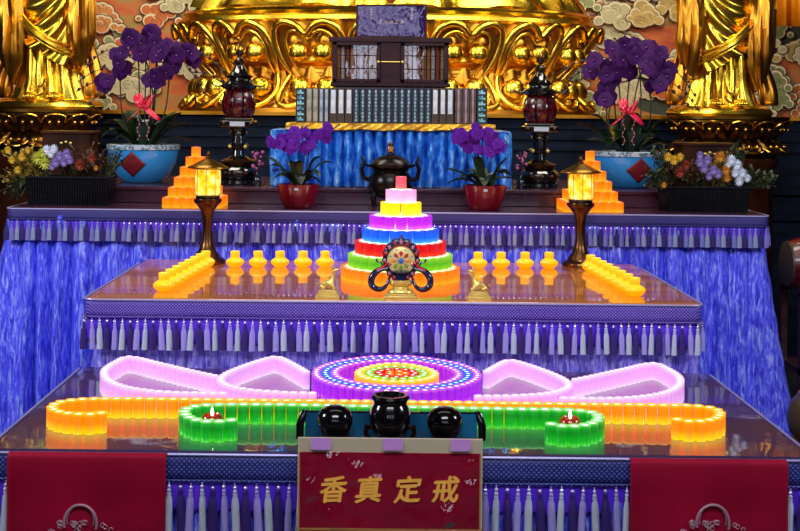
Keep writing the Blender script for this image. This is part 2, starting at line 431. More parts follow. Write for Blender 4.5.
def figure(x,y,label,mir):
    root=empty('standing_statue',(x,y,1.9),label,'statue')
    s=mir
    MB().lathe([(.37,0),(.385,.02),(.37,.05),(.33,.07),(.31,.075),(.0004,.09)],48,0,sy=.7,wave=lambda a,z:1+.02*math.sin(a*9)).build('rock_base',M_gold,root)
    # body: skirt to torso with folds
    def prof(z):
        t=z/1.9
        pts=[(0,.225,.16),(.06,.20,.15),(.3,.185,.14),(.5,.205,.15),(.68,.25,.15),(.8,.2,.12),(.87,.09,.08),(.9,.06,.06)]
        for (a,b,c),(d,e,f) in zip(pts,pts[1:]):
            if t<=d:
                q=(t-a)/(d-a); return b+(e-b)*q, c+(f-c)*q
        return .06,.06
    def body(a,b):
        th=a*2*PI; z=.07+1.72*b; w,d=prof(z)
        front=math.cos(th) # front is th=0
        lower=max(0,1-b*1.9)
        fold=.022*math.sin(th*9+1.2*math.sin(z*4))*(.35+lower)+.006*math.sin(th*23+z*3)*lower
        # space between the legs
        fold-=.05*math.exp(-(math.sin(th)/.16)**2)*max(0,front)*lower
        fold+=.012*math.sin(z*22+math.sin(th*2+s)*5)*(0 if b<.3 else 1)
        flare=.05*max(0,1-b*9)**1.5
        return ((w+fold+flare)*math.sin(th),-(d+fold+flare)*math.cos(th),z)
    MB().grid(body,150,90,closeu=True).build('robe_body',M_gold,root,ang=80)
    # draped over-skirt with U shaped swags, hem sloping to one side
    def swag(a,b):
        th=(a*2-1)*1.75; q=s*th
        hem=.38+.24*(q/1.75)+.10*(th/1.75)**2
        z=hem+(1.25-hem)*b; w,d=prof(z)
        u=z-.30*(th/1.5-.25*s)**2+.05*q
        f=.034+(.009+.007*math.sin(q*2.2+1))*math.sin(u*44)+.016*math.sin(u*15+q*2)+.012*math.exp(-b*18)
        return ((w+f)*math.sin(th),-(d+f+.015)*math.cos(th),z)
    MB().grid(swag,70,110).build('draped_overskirt',M_gold,root,solid=.008,ang=80)
    # hanging centre sash with loops
    mb=MB()
    for dz_,rd_ in ((0,.020),(.035,.013),(-.03,.010)):
        q_=[]
        for i in range(31):
            th=-1.6+3.2*i/30; qq=s*th; z_=.60+.24*qq/1.6-.10*math.cos(qq*1.1)+dz_; w_,d_=prof(z_); q_.append(((w_+.055)*math.sin(th),-(d_+.075)*math.cos(th),z_))
        mb.tube(q_,rd_,8)
    for k in range(2):
        zz=.15+.06*k
        mb.tube([(s*.03+.05*math.cos(PI+PI*i/10)*(1-.12*k),-.215-.01*k+.012,zz+.05*math.sin(PI+PI*i/10)) for i in range(11)],.009,8)
    mb.tube([(s*.03,-.17,.5),(s*.03,-.20,.38),(s*.03,-.215,.3),(s*.03,-.215,.17)],[.012,.016,.02,.024],10,flat=.5)
    mb.build('sash',M_gold,root)
    # long hanging sleeves at both sides
    for side in (-1,1):
        def sl(a,b):
            th=a*2*PI; z=1.42-1.18*b if side==s else 1.42-1.10*b
            w=.045+.05*math.sin(PI*min(1,b*.62+.05)); d=.05+.05*b
            cx=side*(.235+.04*b+.015*math.sin(b*6)); cy=-.05-.08*math.sin(b*2.6)
            f=.012*math.sin(th*7+z*6)+.008*math.sin(th*13)
            pinch=1-.55*max(0,(b-.86)/.14)
            zz=z+.07*math.cos(th)*side*b
            return (cx+(w+f)*math.cos(th)*pinch,cy+(d+f)*math.sin(th)*pinch,zz)
        MB().grid(sl,44,40,closeu=True).build('hanging_sleeve',M_goldr,root,ang=80)
        # ribbon trailing outside to the base
        mb=MB()
        def rb(a,b):
            z=1.0-.92*b; x=side*(.25+.08*b*b+.02*math.sin(b*9)); 
            return (x+(a-.5)*.10*(1+.5*b),-.03-.04*math.cos(a*9)*.4+.02*math.sin(b*12),z)
        mb.grid(rb,10,30).build('trailing_ribbon',M_goldr,root,solid=.012,ang=80)
        # feet
        mb=MB()
        mb.sph((side*.085,-.20,.10),.05,0,14,(.9,1.6,.6))
        for t in range(5): mb.sph((side*.085+(t-2)*.018*side,-.275+.006*abs(t-1),.09),.012,0,8)
        mb.build('foot',M_gold,root)
    # arms folded at chest and head (above the frame)
    mb=MB(); 
    for side in (-1,1): mb.tube([(side*.26,0,1.5),(side*.33,-.06,1.28),(side*.26,-.2,1.2),(side*.03,-.27,1.3)],[.085,.08,.06,.04],12)
    mb.build('arms',M_gold,root)
    mb=MB(); mb.tube([(0,0,1.74),(0,0,1.86)],[.06,.055],12); mb.sph((0,-.01,1.97),.115,0,24,(.88,1,1.15)); mb.sph((0,.01,2.12),.055,0,16)
    mb.sph((0,-.125,1.95),.018,0,8)
    for side in (-1,1): mb.sph((side*.102,0,1.94),.03,0,8,(.4,.7,1.8))
    mb.build('head',M_gold,root)
PLX=P(40,112,9.2); PRX=P(728,118,9.2)
lotus_pedestal(PLX.x,9.2,'dark gold double lotus pedestal on the left, under the left golden statue')
lotus_pedestal(PRX.x,9.2,'dark gold double lotus pedestal on the right, under the right golden statue')
figure(P(50,100,9.2).x,9.2,'left golden robed statue standing on its lotus pedestal beside the left mural',-1)
figure(P(720,100,9.2).x,9.2,'right golden robed statue standing on its lotus pedestal beside the right mural',1)
# orange-gold drape at top right, red robe edge top left
def drape(name,x0,x1,y,z0,z1,m,label,nf):
    def fn(a,b):
        x=x0+(x1-x0)*a; return (x,y+.04*math.sin(a*nf*2*PI)+.01*math.sin(a*nf*5),z1+(z0-z1)*b)
    o=MB().grid(fn,nf*14,8).build(name,m,solid=.006); tag(o,label,'drape'); return o
M_ocloth=mat('orange_gold_cloth','#e0860c',.4,.5)
a=P(757,26,11.5); b=P(835,28,11.5)
drape('hanging_drape',a.x,b.x,11.5,a.z,5.0,M_ocloth,'orange gold drape hanging in the upper right corner over the cloud mural',5)
a=P(-30,18,11.9); b=P(10,18,11.9)
drape('hanging_drape',a.x,b.x,11.9,a.z,5.0,mat('red_cloth','#b02408',.6),'red drape hanging in the upper left corner behind the left statue',3)
# ---------------------------------------------------------------- tables and cloths
def table(name,x0,x1,y0,y1,z,m,label,th=.03,legz=0):
    root=empty(name,((x0+x1)/2,(y0+y1)/2,0),label,'altar table')
    w,d=(x1-x0)/2,(y1-y0)/2
    MB().box(-w,w,-d,d,z-th,z).build('tabletop',m,root,smooth=False,bev=.004)
    for sx in (-1,1):
        for sy in (-1,1):
            MB().box(sx*(w-.12)-.04,sx*(w-.12)+.04,sy*(d-.12)-.04,sy*(d-.12)+.04,legz,z-th-.001).build('leg',M_wood,root,smooth=False)
    MB().box(-w+.1,w-.1,-d+.1,d-.1,z-.14,z-th-.002).build('apron',M_wood,root,smooth=False)
    return root
def upath(x0,x1,y0,y1,gap,n_per):   # front and both sides, rounded corners; returns (x,y,nx,ny,s)
    r=.05; x0-=gap;x1+=gap;y0-=gap
    pts=[]
    def seg(ax,ay,bx,by,nx,ny):
        L=math.hypot(bx-ax,by-ay); n=max(2,int(L*n_per))
        for i in range(n): t=i/n; pts.append((ax+(bx-ax)*t,ay+(by-ay)*t,nx,ny))
    def arc(cx,cy,a0,a1):
        for i in range(6):
            a=a0+(a1-a0)*i/6; pts.append((cx+r*math.cos(a),cy+r*math.sin(a),math.cos(a),math.sin(a)))
    seg(x0,y1,x0,y0+r,-1,0); arc(x0+r,y0+r,PI,1.5*PI); seg(x0+r,y0,x1-r,y0,0,-1); arc(x1-r,y0+r,1.5*PI,2*PI); seg(x1,y0+r,x1,y1,1,0)
    pts.append((x1,y1,1,0)); out=[];s=0;pv=None
    for p in pts:
        if pv: s+=math.hypot(p[0]-pv[0],p[1]-pv[1])
        out.append((*p,s)); pv=p
    return out
def curtain(name,x0,x1,y0,y1,zt,zb,m,parent,flare=.03,amp=.02,per=.19,gap=.012,seed=1,n_per=120,nv=24):
    pts=upath(x0,x1,y0,y1,gap,n_per); rr=random.Random(seed); ph=[rr.uniform(0,6) for _ in range(6)]
    def fn(a,b):
        p=pts[min(len(pts)-1,int(round(a*(len(pts)-1))))]; x,y,nx,ny,s=p
        q=2*PI*s/per
        w=math.sin(q+1.3*math.sin(q*.23+ph[0])+.8*math.sin(q*.41+ph[1]))
        A=amp*(.35+.65*b)*(1+.4*math.sin(q*.17+ph[2]))
        o=A*abs(w)*2.8+.3*A*math.sin(q*1.9+b*2+ph[3])+.12*A*math.sin(b*9+q*.7)+(flare*abs(nx)+.02)*b+.003*math.sin(b*40+q)
        return (x+nx*o,y+ny*o,zt+(zb-zt)*b)
    return MB().grid(fn,len(pts)-1,nv).build(name,m,parent,ang=80)
def tassel_mesh(L,k):
    mb=MB(); rr=random.Random(k); w=.0135 if k else .0165
    mb.lathe([(.002,0),(.0022,-.012)],6,0)
    mb.sph((0,0,-.014),.0065,1,8); mb.sph((0,0,-.027),.0075,0,8)
    pr=[(.005,-.030),(.0085,-.036),(.0065,-.041),(w*.75,-.05)]+[(w*(.88+.2*t),-.056-(L-.056)*t) for t in (.15,.5,.85,1)]
    mb.lathe(pr,12,0,sy=.75,wave=lambda a,z:1+.07*math.sin(a*5+z*30))
    return mb
M_bead=mat('silver_bead','#e8e4f0',.2,.6)
def altar_cloth(name,label,x0,x1,y0,y1,z,trimz0,trimz1,vbot,tl,skirt_m,trim_m,floorz,pitch,seed,flare,limit=None,tw=1.0,skirt_top=None,per=.3,amp=.02,violet=True,tm=None,vmat=None,xr=None):
    root=empty(name,((x0+x1)/2,y0,floorz),label,'altar cloth')
    off=Vector(root.location)
    def fix(o): o.location-=off; return o
    fix(curtain('skirt',x0,x1,y0,y1,skirt_top or trimz0,floorz+.01,skirt_m,root,flare,amp,per,.014,seed))
    # scalloped satin valance
    pts=upath(x0,x1,y0,y1,.05,90)
    def vf(a,b):
        p=pts[min(len(pts)-1,int(round(a*(len(pts)-1))))]; x,y,nx,ny,s=p
        zz=trimz0+(vbot-trimz0)*b*(.86+.14*abs(math.sin(PI*s/(pitch*3)))); o=.006*math.sin(2*PI*s/pitch)*b
        return (x+nx*o,y+ny*o,zz)
    fix(MB().grid(vf,len(pts)-1,8).build('valance',vmat or M_violet,root,ang=80,solid=.003))
    pts2=upath(x0,x1,y0,y1,.058,30)
    def tf(a,b):
        p=pts2[min(len(pts2)-1,int(round(a*(len(pts2)-1))))]; x,y,nx,ny,s=p
        o=.003*math.sin(s*9)*b; return (x+nx*o,y+ny*o,trimz1+(trimz0-trimz1)*b)
    fix(MB().grid(tf,len(pts2)-1,3).build('trim_band',trim_m,root,ang=80,solid=.005))
    for zz,rad in ((trimz1,.005),(trimz0,.004)):
        mb=MB(); q=[(p[0]+p[2]*.004,p[1]+p[3]*.004,zz) for p in pts2]; mb.tube(q,rad,6); fix(mb.build('braid',M_braid if zz==trimz1 else trim_m,root))
    # tassels along the front (dark, lavender, silver in turn)
    protos=[]
    for k in range(3):
        o=tassel_mesh(tl,k).build('tassel',[(tm or M_tas)[k],M_bead],root); protos.append(o)
    a,b=(x0-.05,x1+.05) if xr is None else xr
    n=int((b-a)/pitch); items=[]
    yv=y0-.076
    for i in range(n+1):
        x=a+i*pitch; items.append((x,yv,trimz0-.003+R.uniform(-.002,.002),i%3))
    # sides
    rest=[]
    for sx,xx in ((-1,x0-.076),(1,x1+.076)):
        for i in range(1,int((y1-y0)/pitch*.5)): rest.append((xx,y0+i*pitch,trimz0-.003,i%3))
    lim=100; used=set()
    mid=(a+b)/2
    items.sort(key=lambda t:abs(t[0]-mid))
    keep=items[:lim]; rest+=items[lim:]
    first=True
    for (x,y,zz,k) in keep:
        o=protos[k] if k not in used else protos[k].copy()
        if k in used: COL.objects.link(o)
        used.add(k); o.location=Vector((x,y,zz))-off; o.rotation_euler=(0,R.uniform(-.05,.05),R.random())
    mb=MB()
    for (x,y,zz,k) in rest:
        t=tassel_mesh(tl,k); mb.add(t.v,t.f,0,Matrix.Translation((x,y,zz))); mb.m[-len(t.f):]=[k]*len(t.f)
    if rest: fix(mb.build('tassel_fringe',tm or M_tas,root,kind='stuff'))
    return root
M_braid=mat('silver_braid','#9a96c8',.4,.3)
# front table
X1a,X1b,Y1a,Y1b=-1.25,1.43,4.1,5.42
table('altar_table',X1a,X1b,Y1a,Y1b,Z1,M_top1,'front altar table, low and wide, with glass top over purple cloth')
z=lambda py,d: P(400,py,d).z
altar_cloth('altar_cloth','purple and blue tasselled cloth around the front altar table',X1a+.045,X1b-.045,Y1a+.045,Y1b,Z1,z(483,4.08),Z1-.008,z(520,4.05),.17,M_velvet,M_trim1,0,.0352,3,.03,skirt_top=Z1-.04)
# middle table
X2a,X2b,Y2a,Y2b=-1.255,1.42,5.5,6.95
table('altar_table',X2a,X2b,Y2a,Y2b,Z2,M_top2,'middle altar table with varnished brown top holding the candle tower')
altar_cloth('altar_cloth','violet tasselled cloth around the middle altar table',X2a+.045,X2b-.045,Y2a+.045,Y2b-.14,Z2,z(320,5.48),Z2-.006,z(348,5.45),.135,M_velvet2,M_trim2,0,.0333,5,.02,skirt_top=Z2-.04,per=.26,amp=.02)
# back table
X3a,X3b,Y3a,Y3b=-2.036,2.175,7.0,8.7
table('altar_table',X3a,X3b,Y3a,Y3b,Z3,M_ledge,'long back altar table carrying the orchid pots and flower baskets')
altar_cloth('altar_cloth','long blue crushed velvet cloth with tassels hanging from the back altar table',X3a+.045,X3b-.045,Y3a+.045,Y3b,Z3,z(223,6.98),Z3-.006,z(240,6.95),.112,M_velvet,M_trim3,0,.0296,9,.17,skirt_top=Z3-.04,per=.27,amp=.032,tm=M_tasb)
# riser
rx0,rx1=X3a+.02,X3b-.05
rs=MB(); rs.box(rx0,rx1,7.44,8.68,Z3+.001,Z4-.022); rs.box(rx0-.01,rx1+.01,7.425,8.69,Z4-.022,Z4)
tag(rs.build('altar_riser',M_ledge,smooth=False,bev=.004),'low dark purple-brown riser running along the back altar table','riser')
# ---------------------------------------------------------------- blue cloth stand, gold cloth, sutra books
bx0,bx1=P(271,130,7.6).x,P(511,130,7.6).x
zt=P(390,131,7.5).z
st=empty('scripture_stand',((bx0+bx1)/2,7.9,Z4),'stand for the scripture volumes, wrapped in shiny blue pleated cloth','stand')
w=(bx1-bx0)/2; h=zt-Z4
mb=MB(); mb.box(-w+.03,w-.03,-.3,.3,h-.02,h); 
for sx in (-1,1):
    for sy in (-1,1): mb.box(sx*(w-.08)-.02,sx*(w-.08)+.02,sy*.25-.02,sy*.25+.02,0,h-.02)
mb.build('frame',M_wood,st,smooth=False)
M_bluecl=mat('shiny_blue_brocade','#1c62c8',.3,.25); noise_col(M_bluecl,22,[(.36,'#1450b8'),(.52,'#2a84e8'),(.70,'#98d4ff')],(1,1,.6),5,.4,.6)
pts=upath(-w+.02,w-.02,-.36,.3,.0,260)
def bf(a,b):
    x,y,nx,ny,s=pts[min(len(pts)-1,int(round(a*(len(pts)-1))))]
    o=.055*abs(math.sin(PI*s/.062))-.03+.003*math.sin(s*90+b*9); return (x+nx*o,y+ny*o,h-.005-(h-.01)*b)
MB().grid(bf,len(pts)-1,10).build('pleated_cloth',M_bluecl,st,ang=80)
MB().box(-w+.01,w-.01,-.37,.3,h-.003,h+.003).build('cloth_top',M_bluecl,st,smooth=False)
M_gcl=mat('gold_satin','#c8921c',.35,.4); noise_col(M_gcl,8,[(.3,'#8a5c10'),(.6,'#e0ac30')],(2,1,1),3,.4)
gx0,gx1=P(287,125,7.6).x,P(494,125,7.6).x; zg=P(390,123.5,7.65).z
gc=MB()
def gf(a,b):
    x=gx0+(gx1-gx0)*a
    return (x,7.52-.012*math.sin(a*70+b*4)-.03*b+.004*math.sin(a*160),zg-(zg-zt-.002)*b*(.9+.1*math.sin(a*31)))
gc.grid(gf,200,6)
gc.box(gx0,gx1,7.525,8.15,zt+.006,zg)
tag(gc.build('gold_cloth',M_gcl,ang=80),'folded gold satin cloth lying on the blue stand under the scripture volumes','cloth')
def bookm(n,c,c2=None): 
    m=mat(n,c,.45); 
    if c2: noise_col(m,30,[(.4,c),(.7,c2)],(1,1,.6),3)
    return m
BM={'k':(bookm('black_case','#0c1418'),bookm('teal_title','#1c6c88','#a8e8f0')),
 'c':(bookm('tan_case','#544030','#786450'),bookm('aged_title','#787868','#b0b4a0')),
 's':(bookm('brown_case','#3c2820'),bookm('silver_title','#70809a','#b4c4d4')),
 'b':(bookm('umber_case','#32221a'),bookm('cream_title','#b0b8c8','#dce4ee')),
 'n':(bookm('navy_case','#06142c'),bookm('pale_title','#5c8098','#a8c8d8')),
 'p':(bookm('mauve_case','#382624','#5c4240'),bookm('dusky_title','#806a70','#a89098'))}
seq=[('k',40,78)]+[('c',80,103),('c',104,126),('s',128,147),('s',148,166)]+[('b',168,197),('b',198,226),('b',228,256)]+[('n',258+24.8*i,258+24.8*(i+1)-1) for i in range(12)]+[('b',556,583),('b',585,611),('b',612,640)]+[('p',644,671),('p',672,699),('p',700,724),('k',727,767)]
names={'k':'black scripture case with turquoise title lettering','c':'tan scripture volume with aged pale spine','s':'dark brown scripture volume with silver spine band','b':'brown scripture volume with cream title slip','n':'navy scripture volume with narrow pale title strip','p':'mauve-brown scripture volume without bright slip'}
ends={0:'black scripture case with turquoise marks at the left end of the row',len(seq)-1:'black scripture case with turquoise marks at the right end of the row'}
for i,(k,a,b) in enumerate(seq):
    xa=P(285+a/3.79,106,7.62).x; xb=P(285+b/3.79,106,7.62).x; wd=(xb-xa)/2-.0008
    zz=P(285+a/3.79,88,7.62).z; hh=zz-zg-.001
    side='left' if i<12 else 'right'
    lab=ends.get(i) or (names[k]+(' in the middle of the row' if k=='n' else ' left of the navy volumes' if i<9 else ' right of the navy volumes'))
    bk=empty('scripture_volume',((xa+xb)/2,7.62,zg+.0005),lab,'book','scripture volumes: '+lab if i not in ends else None)
    MB().box(-wd,wd,0,.24,0,hh).build('case',BM[k][0],bk,smooth=False,bev=.002)
    ww=wd*{'k':.7,'c':.7,'s':.6,'b':.62,'n':.42,'p':.3}[k]; lo,hi=(.28,.95) if k=='b' else (.04,.97)
    mb=MB()
    if k=='k':
        for q in range(6):
            z0=hh*(.06+.155*q); mb.box(-ww,ww*.9,-.0015,0,z0,z0+.012); mb.box(-ww*.3,ww*.2,-.0015,0,z0+.012,z0+.024); mb.box(-ww,-ww*.5,-.0015,0,z0+.014,z0+.02)
    elif k=='n':
        for q in range(9): z0=hh*(.05+.102*q); mb.box(-ww*(.7+.3*((q*7+i)%3)/2),ww*(.6+.4*((q*5+i)%3)/2),-.0015,0,z0,z0+.013); mb.box(-ww*.3,ww*.3,-.0015,0,z0+.013,z0+.019)
    else: mb.box(-ww,ww,-.0015,0,hh*lo,hh*hi)
    mb.build('title_slip',BM[k][1],bk,smooth=False)
# cabinet on a plinth behind the books
c0,c1=P(330.5,60,7.95).x,P(450.5,62,7.95).x; cz1=P(390,37.5,7.95).z; cz0=P(390,86.5,7.95).z
M_cab=mat('maroon_cabinet_wood','#3a1620',.45,spec=.2); noise_col(M_cab,4,[(.3,'#1c060e'),(.7,'#34121c')],(1,1,6))
tag(MB().box(c0+.03,c1-.03,7.97,8.13,zg+.001,cz0-.001).build('cabinet_plinth',M_wood,smooth=False,bev=.003),'dark plinth behind the books supporting the glazed cabinet','plinth')
cb=empty('glazed_cabinet',((c0+c1)/2,7.95,cz0),'dark maroon cabinet with two lattice glass doors above the scripture row','cabinet')
W=(c1-c0)/2; H=cz1-cz0
mb=MB(); mb.box(-W+.012,W-.012,.2,.22,.01,H-.01); mb.box(-W+.01,-W+.03,.02,.22,.01,H-.01); mb.box(W-.03,W-.01,.02,.22,.01,H-.01)
mb.box(-W,W,-.005,.225,0,.025); mb.box(-W-.012,W+.012,-.015,.23,H-.03,H); mb.box(-.065,.065,0,.05,.025,H-.03)
mb.build('carcass',M_cab,cb,smooth=False,bev=.003)
M_glassd=mat('cabinet_glass','#ffffff',.02)
def glassmat(m,ior=1.9,rough=.01,tint='#f4f8ff',bump=0):
    nt=m.node_tree; t=nd(m,'ShaderNodeBsdfTransparent'); t.inputs[0].default_value=lin(tint); g=nd(m,'ShaderNodeBsdfGlossy'); g.inputs['Roughness'].default_value=rough
    fr=nd(m,'ShaderNodeFresnel'); fr.inputs['IOR'].default_value=ior; mx=nd(m,'ShaderNodeMixShader')
    if bump:
        tc=nd(m,'ShaderNodeTexCoord'); n=nd(m,'ShaderNodeTexNoise'); n.inputs['Scale'].default_value=9; n.inputs['Detail'].default_value=2; n.inputs['Distortion'].default_value=1
        bp=nd(m,'ShaderNodeBump'); bp.inputs['Strength'].default_value=bump; bp.inputs['Distance'].default_value=.02
        lk(m,tc.outputs['Object'],n.inputs[0]); lk(m,n.outputs[0],bp.inputs['Height']); lk(m,bp.outputs[0],g.inputs['Normal'])
    lk(m,fr.outputs[0],mx.inputs[0]); lk(m,t.outputs[0],mx.inputs[1]); lk(m,g.outputs[0],mx.inputs[2]); lk(m,mx.outputs[0],nt.nodes['Material Output'].inputs[0])
glassmat(M_glassd,1.6,.01,'#f4f8ff',.03)
M_scroll=[mat('scroll_paper',c,.6) for c in ('#e08838','#f0b880','#c86428','#ffe8d0')]
for sx in (-1,1):
    x0_,x1_=(-W+.018,-.066) if sx<0 else (.066,W-.018)
    d=MB(); z0_,z1_=.027,H-.032
    d.box(x0_,x0_+.022,-.012,.008,z0_,z1_); d.box(x1_-.022,x1_,-.012,.008,z0_,z1_); d.box(x0_,x1_,-.012,.008,z0_,z0_+.02); d.box(x0_,x1_,-.012,.008,z1_-.02,z1_)
    dr=d.build('door',M_cab,cb,smooth=False,bev=.0015)
    g=MB()
    for k in (1,2): zz=z0_+(z1_-z0_)*k/3; g.box(x0_+.02,x1_-.02,-.006,-.001,zz-.003,zz+.003)
    for k in (1,2,3): xx=x0_+(x1_-x0_)*k/4; g.box(xx-.0022,xx+.0022,-.006,-.001,z0_+.02,z1_-.02)
    g.build('lattice',M_cab,dr,smooth=False)
    MB().box(x0_+.02,x1_-.02,.0,.003,z0_+.018,z1_-.018).build('glass_pane',M_glassd,dr,smooth=False)
    xh=x1_-.01 if sx<0 else x0_+.01
    MB().sph((xh,-.022,H/2),.009,0,10).build('knob',M_brass,dr)
    n=9
    for k in range(n):
        xx=x0_+.03+(x1_-x0_-.06)*k/(n-1)
        s=MB(); s.lathe([(.011,0),(.0125,.005),(.0125,H-.09),(.008,H-.08)],10,0,(xx+c0*0+(c0+c1)/2,8.02,cz0+.027))
        tag(s.build('paper_scroll',M_scroll[(k*3+(sx>0))%4]),'rolled orange or cream scroll standing inside the %s cabinet door'%('left' if sx<0 else 'right'),'scroll','scrolls behind the %s cabinet door'%('left' if sx<0 else 'right'))
mb=MB(); mb.tube([(-.06,-.02,H/2),(.06,-.02,H/2)],.004,8); mb.build('latch_bar',M_brass,cb)
# purple glazed plaque on the cabinet
q0,q1=P(356,20,8.0).x,P(427,20,8.0).x; qz=P(390,4.5,8.0).z; qh=qz-cz1
pq=empty('glazed_plaque',((q0+q1)/2,8.0,cz1+.0005),'purple framed plaque with lattice reflections standing on top of the cabinet','plaque')
W2=(q1-q0)/2
mb=MB(); mb.box(-W2,W2,.0,.04,0,.012); mb.box(-W2,W2,.0,.04,qh-.01,qh); mb.box(-W2,-W2+.012,.0,.04,.012,qh-.01); mb.box(W2-.012,W2,.0,.04,.012,qh-.01); mb.build('frame',M_cab,pq,smooth=False,bev=.002)
M_pp=mat('purple_panel','#4a0e58',.6)
MB().box(-W2+.01,W2-.01,.02,.035,.01,qh-.008).build('panel',M_pp,pq,smooth=False)
M_glp=mat('plaque_glass','#ffffff',.02); glassmat(M_glp,1.42,.01,'#e8e0ff',.04)
MB().box(-W2+.01,W2-.01,.005,.008,.01,qh-.008).build('glass_pane',M_glp,pq,smooth=False)
mb=MB()
for k in range(5): mb.sph((-.07+.035*k,.017,qh*.5+.004*math.cos(k*2)),.012,0,8,(1,.2,.6)); mb.box(-.085+.035*k,-.062+.035*k,.016,.019,qh*.5-.012,qh*.5-.008)
for sx in (-1,1):
    for k in range(4): mb.sph((sx*.13,.017,qh*(.6+.09*k)),.007,0,6,(1,.2,1))
mb.build('gold_motif',M_brass,pq)
# small red lotus finial above the plaque
fb=empty('red_lotus_lamp',((q0+q1)/2,8.02,qz),'small red and gold lotus lamp on top of the purple plaque','lamp')
mb=MB(); mb.lathe([(.03,0),(.012,.012),(.02,.02),(.05,.04),(.06,.07),(.045,.1),(.0005,.11)],16,0,wave=lambda a,z:1+.08*abs(math.sin(a*4)) if z>.03 else 1); mb.build('bowl',mat('red_glass','#a01810',.2,coat=.5),fb)
MB().lathe([(.032,0),(.034,.006),(.02,.01)],16,0).build('foot',M_brass,fb)
# ---------------------------------------------------------------- candles on the front table
def place_row(k,path,step,r,h,z,label,group,closed=False):
    pts=resample([T(x,y,z) if not isinstance(x,Vector) else x for x,y in path],step,closed)
    for p in pts: cup(k,r,h,(p.x,p.y,z+.0005),label,group)
    return pts
HC=.070
taken=[]
def put(k,pts,r,label,group):
    for p in pts:
        if k=='pink' and math.hypot(p.x-.091,p.y-5.03)<.322*(1.0+.085*max(0,(p.y-5.03)/.33))+.037: continue
        if any((p.x-q[0])**2+(p.y-q[1])**2<(r*1.7)**2 for q in taken): continue
        taken.append((p.x,p.y)); cup(k,r,HC,(p.x,p.y,Z1+.0005),label,group)
RC=.0202
def tp(*a): return [T(x,y,Z1) for x,y in a]
# orange hooks + long row
hookL=tp((101,432.5),(90,434),(75,433.5),(60,431.5),(52,427.5),(56,422.5),(68,419.5),(85,418),(105,417.5),(150,417.5))
hookR=tp((677,439),(690,441),(703,440.5),(715,438),(720,433),(715,428),(703,425.5),(690,424.5),(670,424),(640,423.5))
put('amber',resample(hookL,.041),RC,'glowing orange candle cup in the curled left end of the long orange row','orange cups, left curl')
put('amber',resample(hookR,.041),RC,'glowing orange candle cup in the curled right end of the long orange row','orange cups, right curl')
put('amber',resample([hookL[-1],hookR[-1]],.041),RC,'glowing orange candle cup in the long straight row behind the green cups','orange cups, straight row')
gl=tp((231,440),(220,441.5),(206,441.5),(192,438.5),(185,433.5),(186,428.5),(197,425),(215,423.8),(240,423.5),(280,423.5))
gr=tp((551,444),(562,446),(576,446),(589,444),(598,439),(596,433.5),(586,430.5),(568,429),(545,428.5),(510,428))
put('green',resample(gl,.0425),.0211,'glowing green candle cup in the left curl of the green row','green cups, left curl')
put('green',resample(gr,.0425),.0211,'glowing green candle cup in the right curl of the green row','green cups, right curl')
put('green',resample([gl[-1],gr[-1]],.0425),.0211,'glowing green candle cup in the straight middle of the green row','green cups, straight row')
# pink petals
XC1=.091
def mirror(pts,c): return [Vector((2*c-p.x,p.y-.02,p.z)) for p in pts]
inner=tp((313,394),(305,388),(292,380),(277,373),(262,376),(240,384),(224,392),(221,399),(232,404.5),(250,408),(280,410.5),(312,411.5))
outer=tp((214,393),(188,387),(160,380),(130,373),(116,378),(106,385),(104,391),(109,398),(124,404.5),(150,409),(180,411),(222,411.5))
for pts,nm in ((inner,'inner left'),(mirror(inner,.079),'inner right'),(outer,'outer left'),(mirror(outer,.070),'outer right')):
    put('pink',resample(pts,.034),.0168,'glowing pink candle cup in the %s petal loop'%nm,'pink cups, %s petal'%nm)
# mandala disc
mcx,mcy=XC1,5.03
def ring(k,r,step,rad,label,point=0,sy=1.0):
    N=120; pts=[]
    for i in range(N):
        a=2*PI*i/N; rr=r*(1+point*max(0,math.cos(a-PI/2))**7)
        pts.append(Vector((mcx+rr*math.cos(a),mcy+rr*sy*math.sin(a),Z1)))
    L=sum((pts[i]-pts[(i+1)%N]).length for i in range(N)); n=int(L/step); st=L/n
    acc=0; nxt=0; out=[]
    for i in range(N):
        a,b=pts[i],pts[(i+1)%N]; l=(b-a).length
        while nxt<=acc+l and len(out)<n: out.append(a.lerp(b,(nxt-acc)/l)); nxt+=st
        acc+=l
    for p in out: cup(k,rad,HC,(p.x,p.y,Z1+.0005),label,label.split(' candle')[0]+' cups')
g=' candle cup in the round mandala, '
ring('magenta',.322,.0365,.0175,'magenta'+g+'outermost ring',.085)
ring('cyan',.285,.0365,.0175,'blue'+g+'second ring from outside',.085)
ring('magenta',.247,.0365,.0175,'light magenta'+g+'third ring from outside',.085)
ring('gold',.152,.0365,.0175,'golden'+g+'inner ring around the green cups',.2,1.05)
ring('leaf',.112,.0365,.0175,'leaf green'+g+'ring just inside the golden cups',.15)
ring('red',.073,.0365,.0175,'red'+g+'ring around the centre',.1)
ring('orange',.034,.0365,.0175,'orange'+g+'innermost cluster',0)
# two dark red oil lamps in the green curls
M_flame=glow('flame','#ffd890',8)
M_redlamp=mat('red_brown_glass','#8c2410',.2,coat=.6,emit='#a02c08',es=.25)
for px,py,s in ((212,430,'left'),(570,433,'right')):
    p=T(px,py,Z1); o=empty('oil_lamp',(p.x,p.y,Z1),'round dark red butter lamp with a small flame inside the %s green curl'%s,'lamp')
    MB().lathe([(.018,0),(.03,.004),(.039,.02),(.040,.036),(.034,.05),(.028,.055),(.025,.05),(.0004,.046)],24,0,wave=lambda a,z:1+.03*math.sin(a*12)).build('bowl',M_redlamp,o)
    MB().lathe([(.0035,.05),(.006,.06),(.004,.07),(.0003,.082)],8,0).build('flame',M_flame,o)
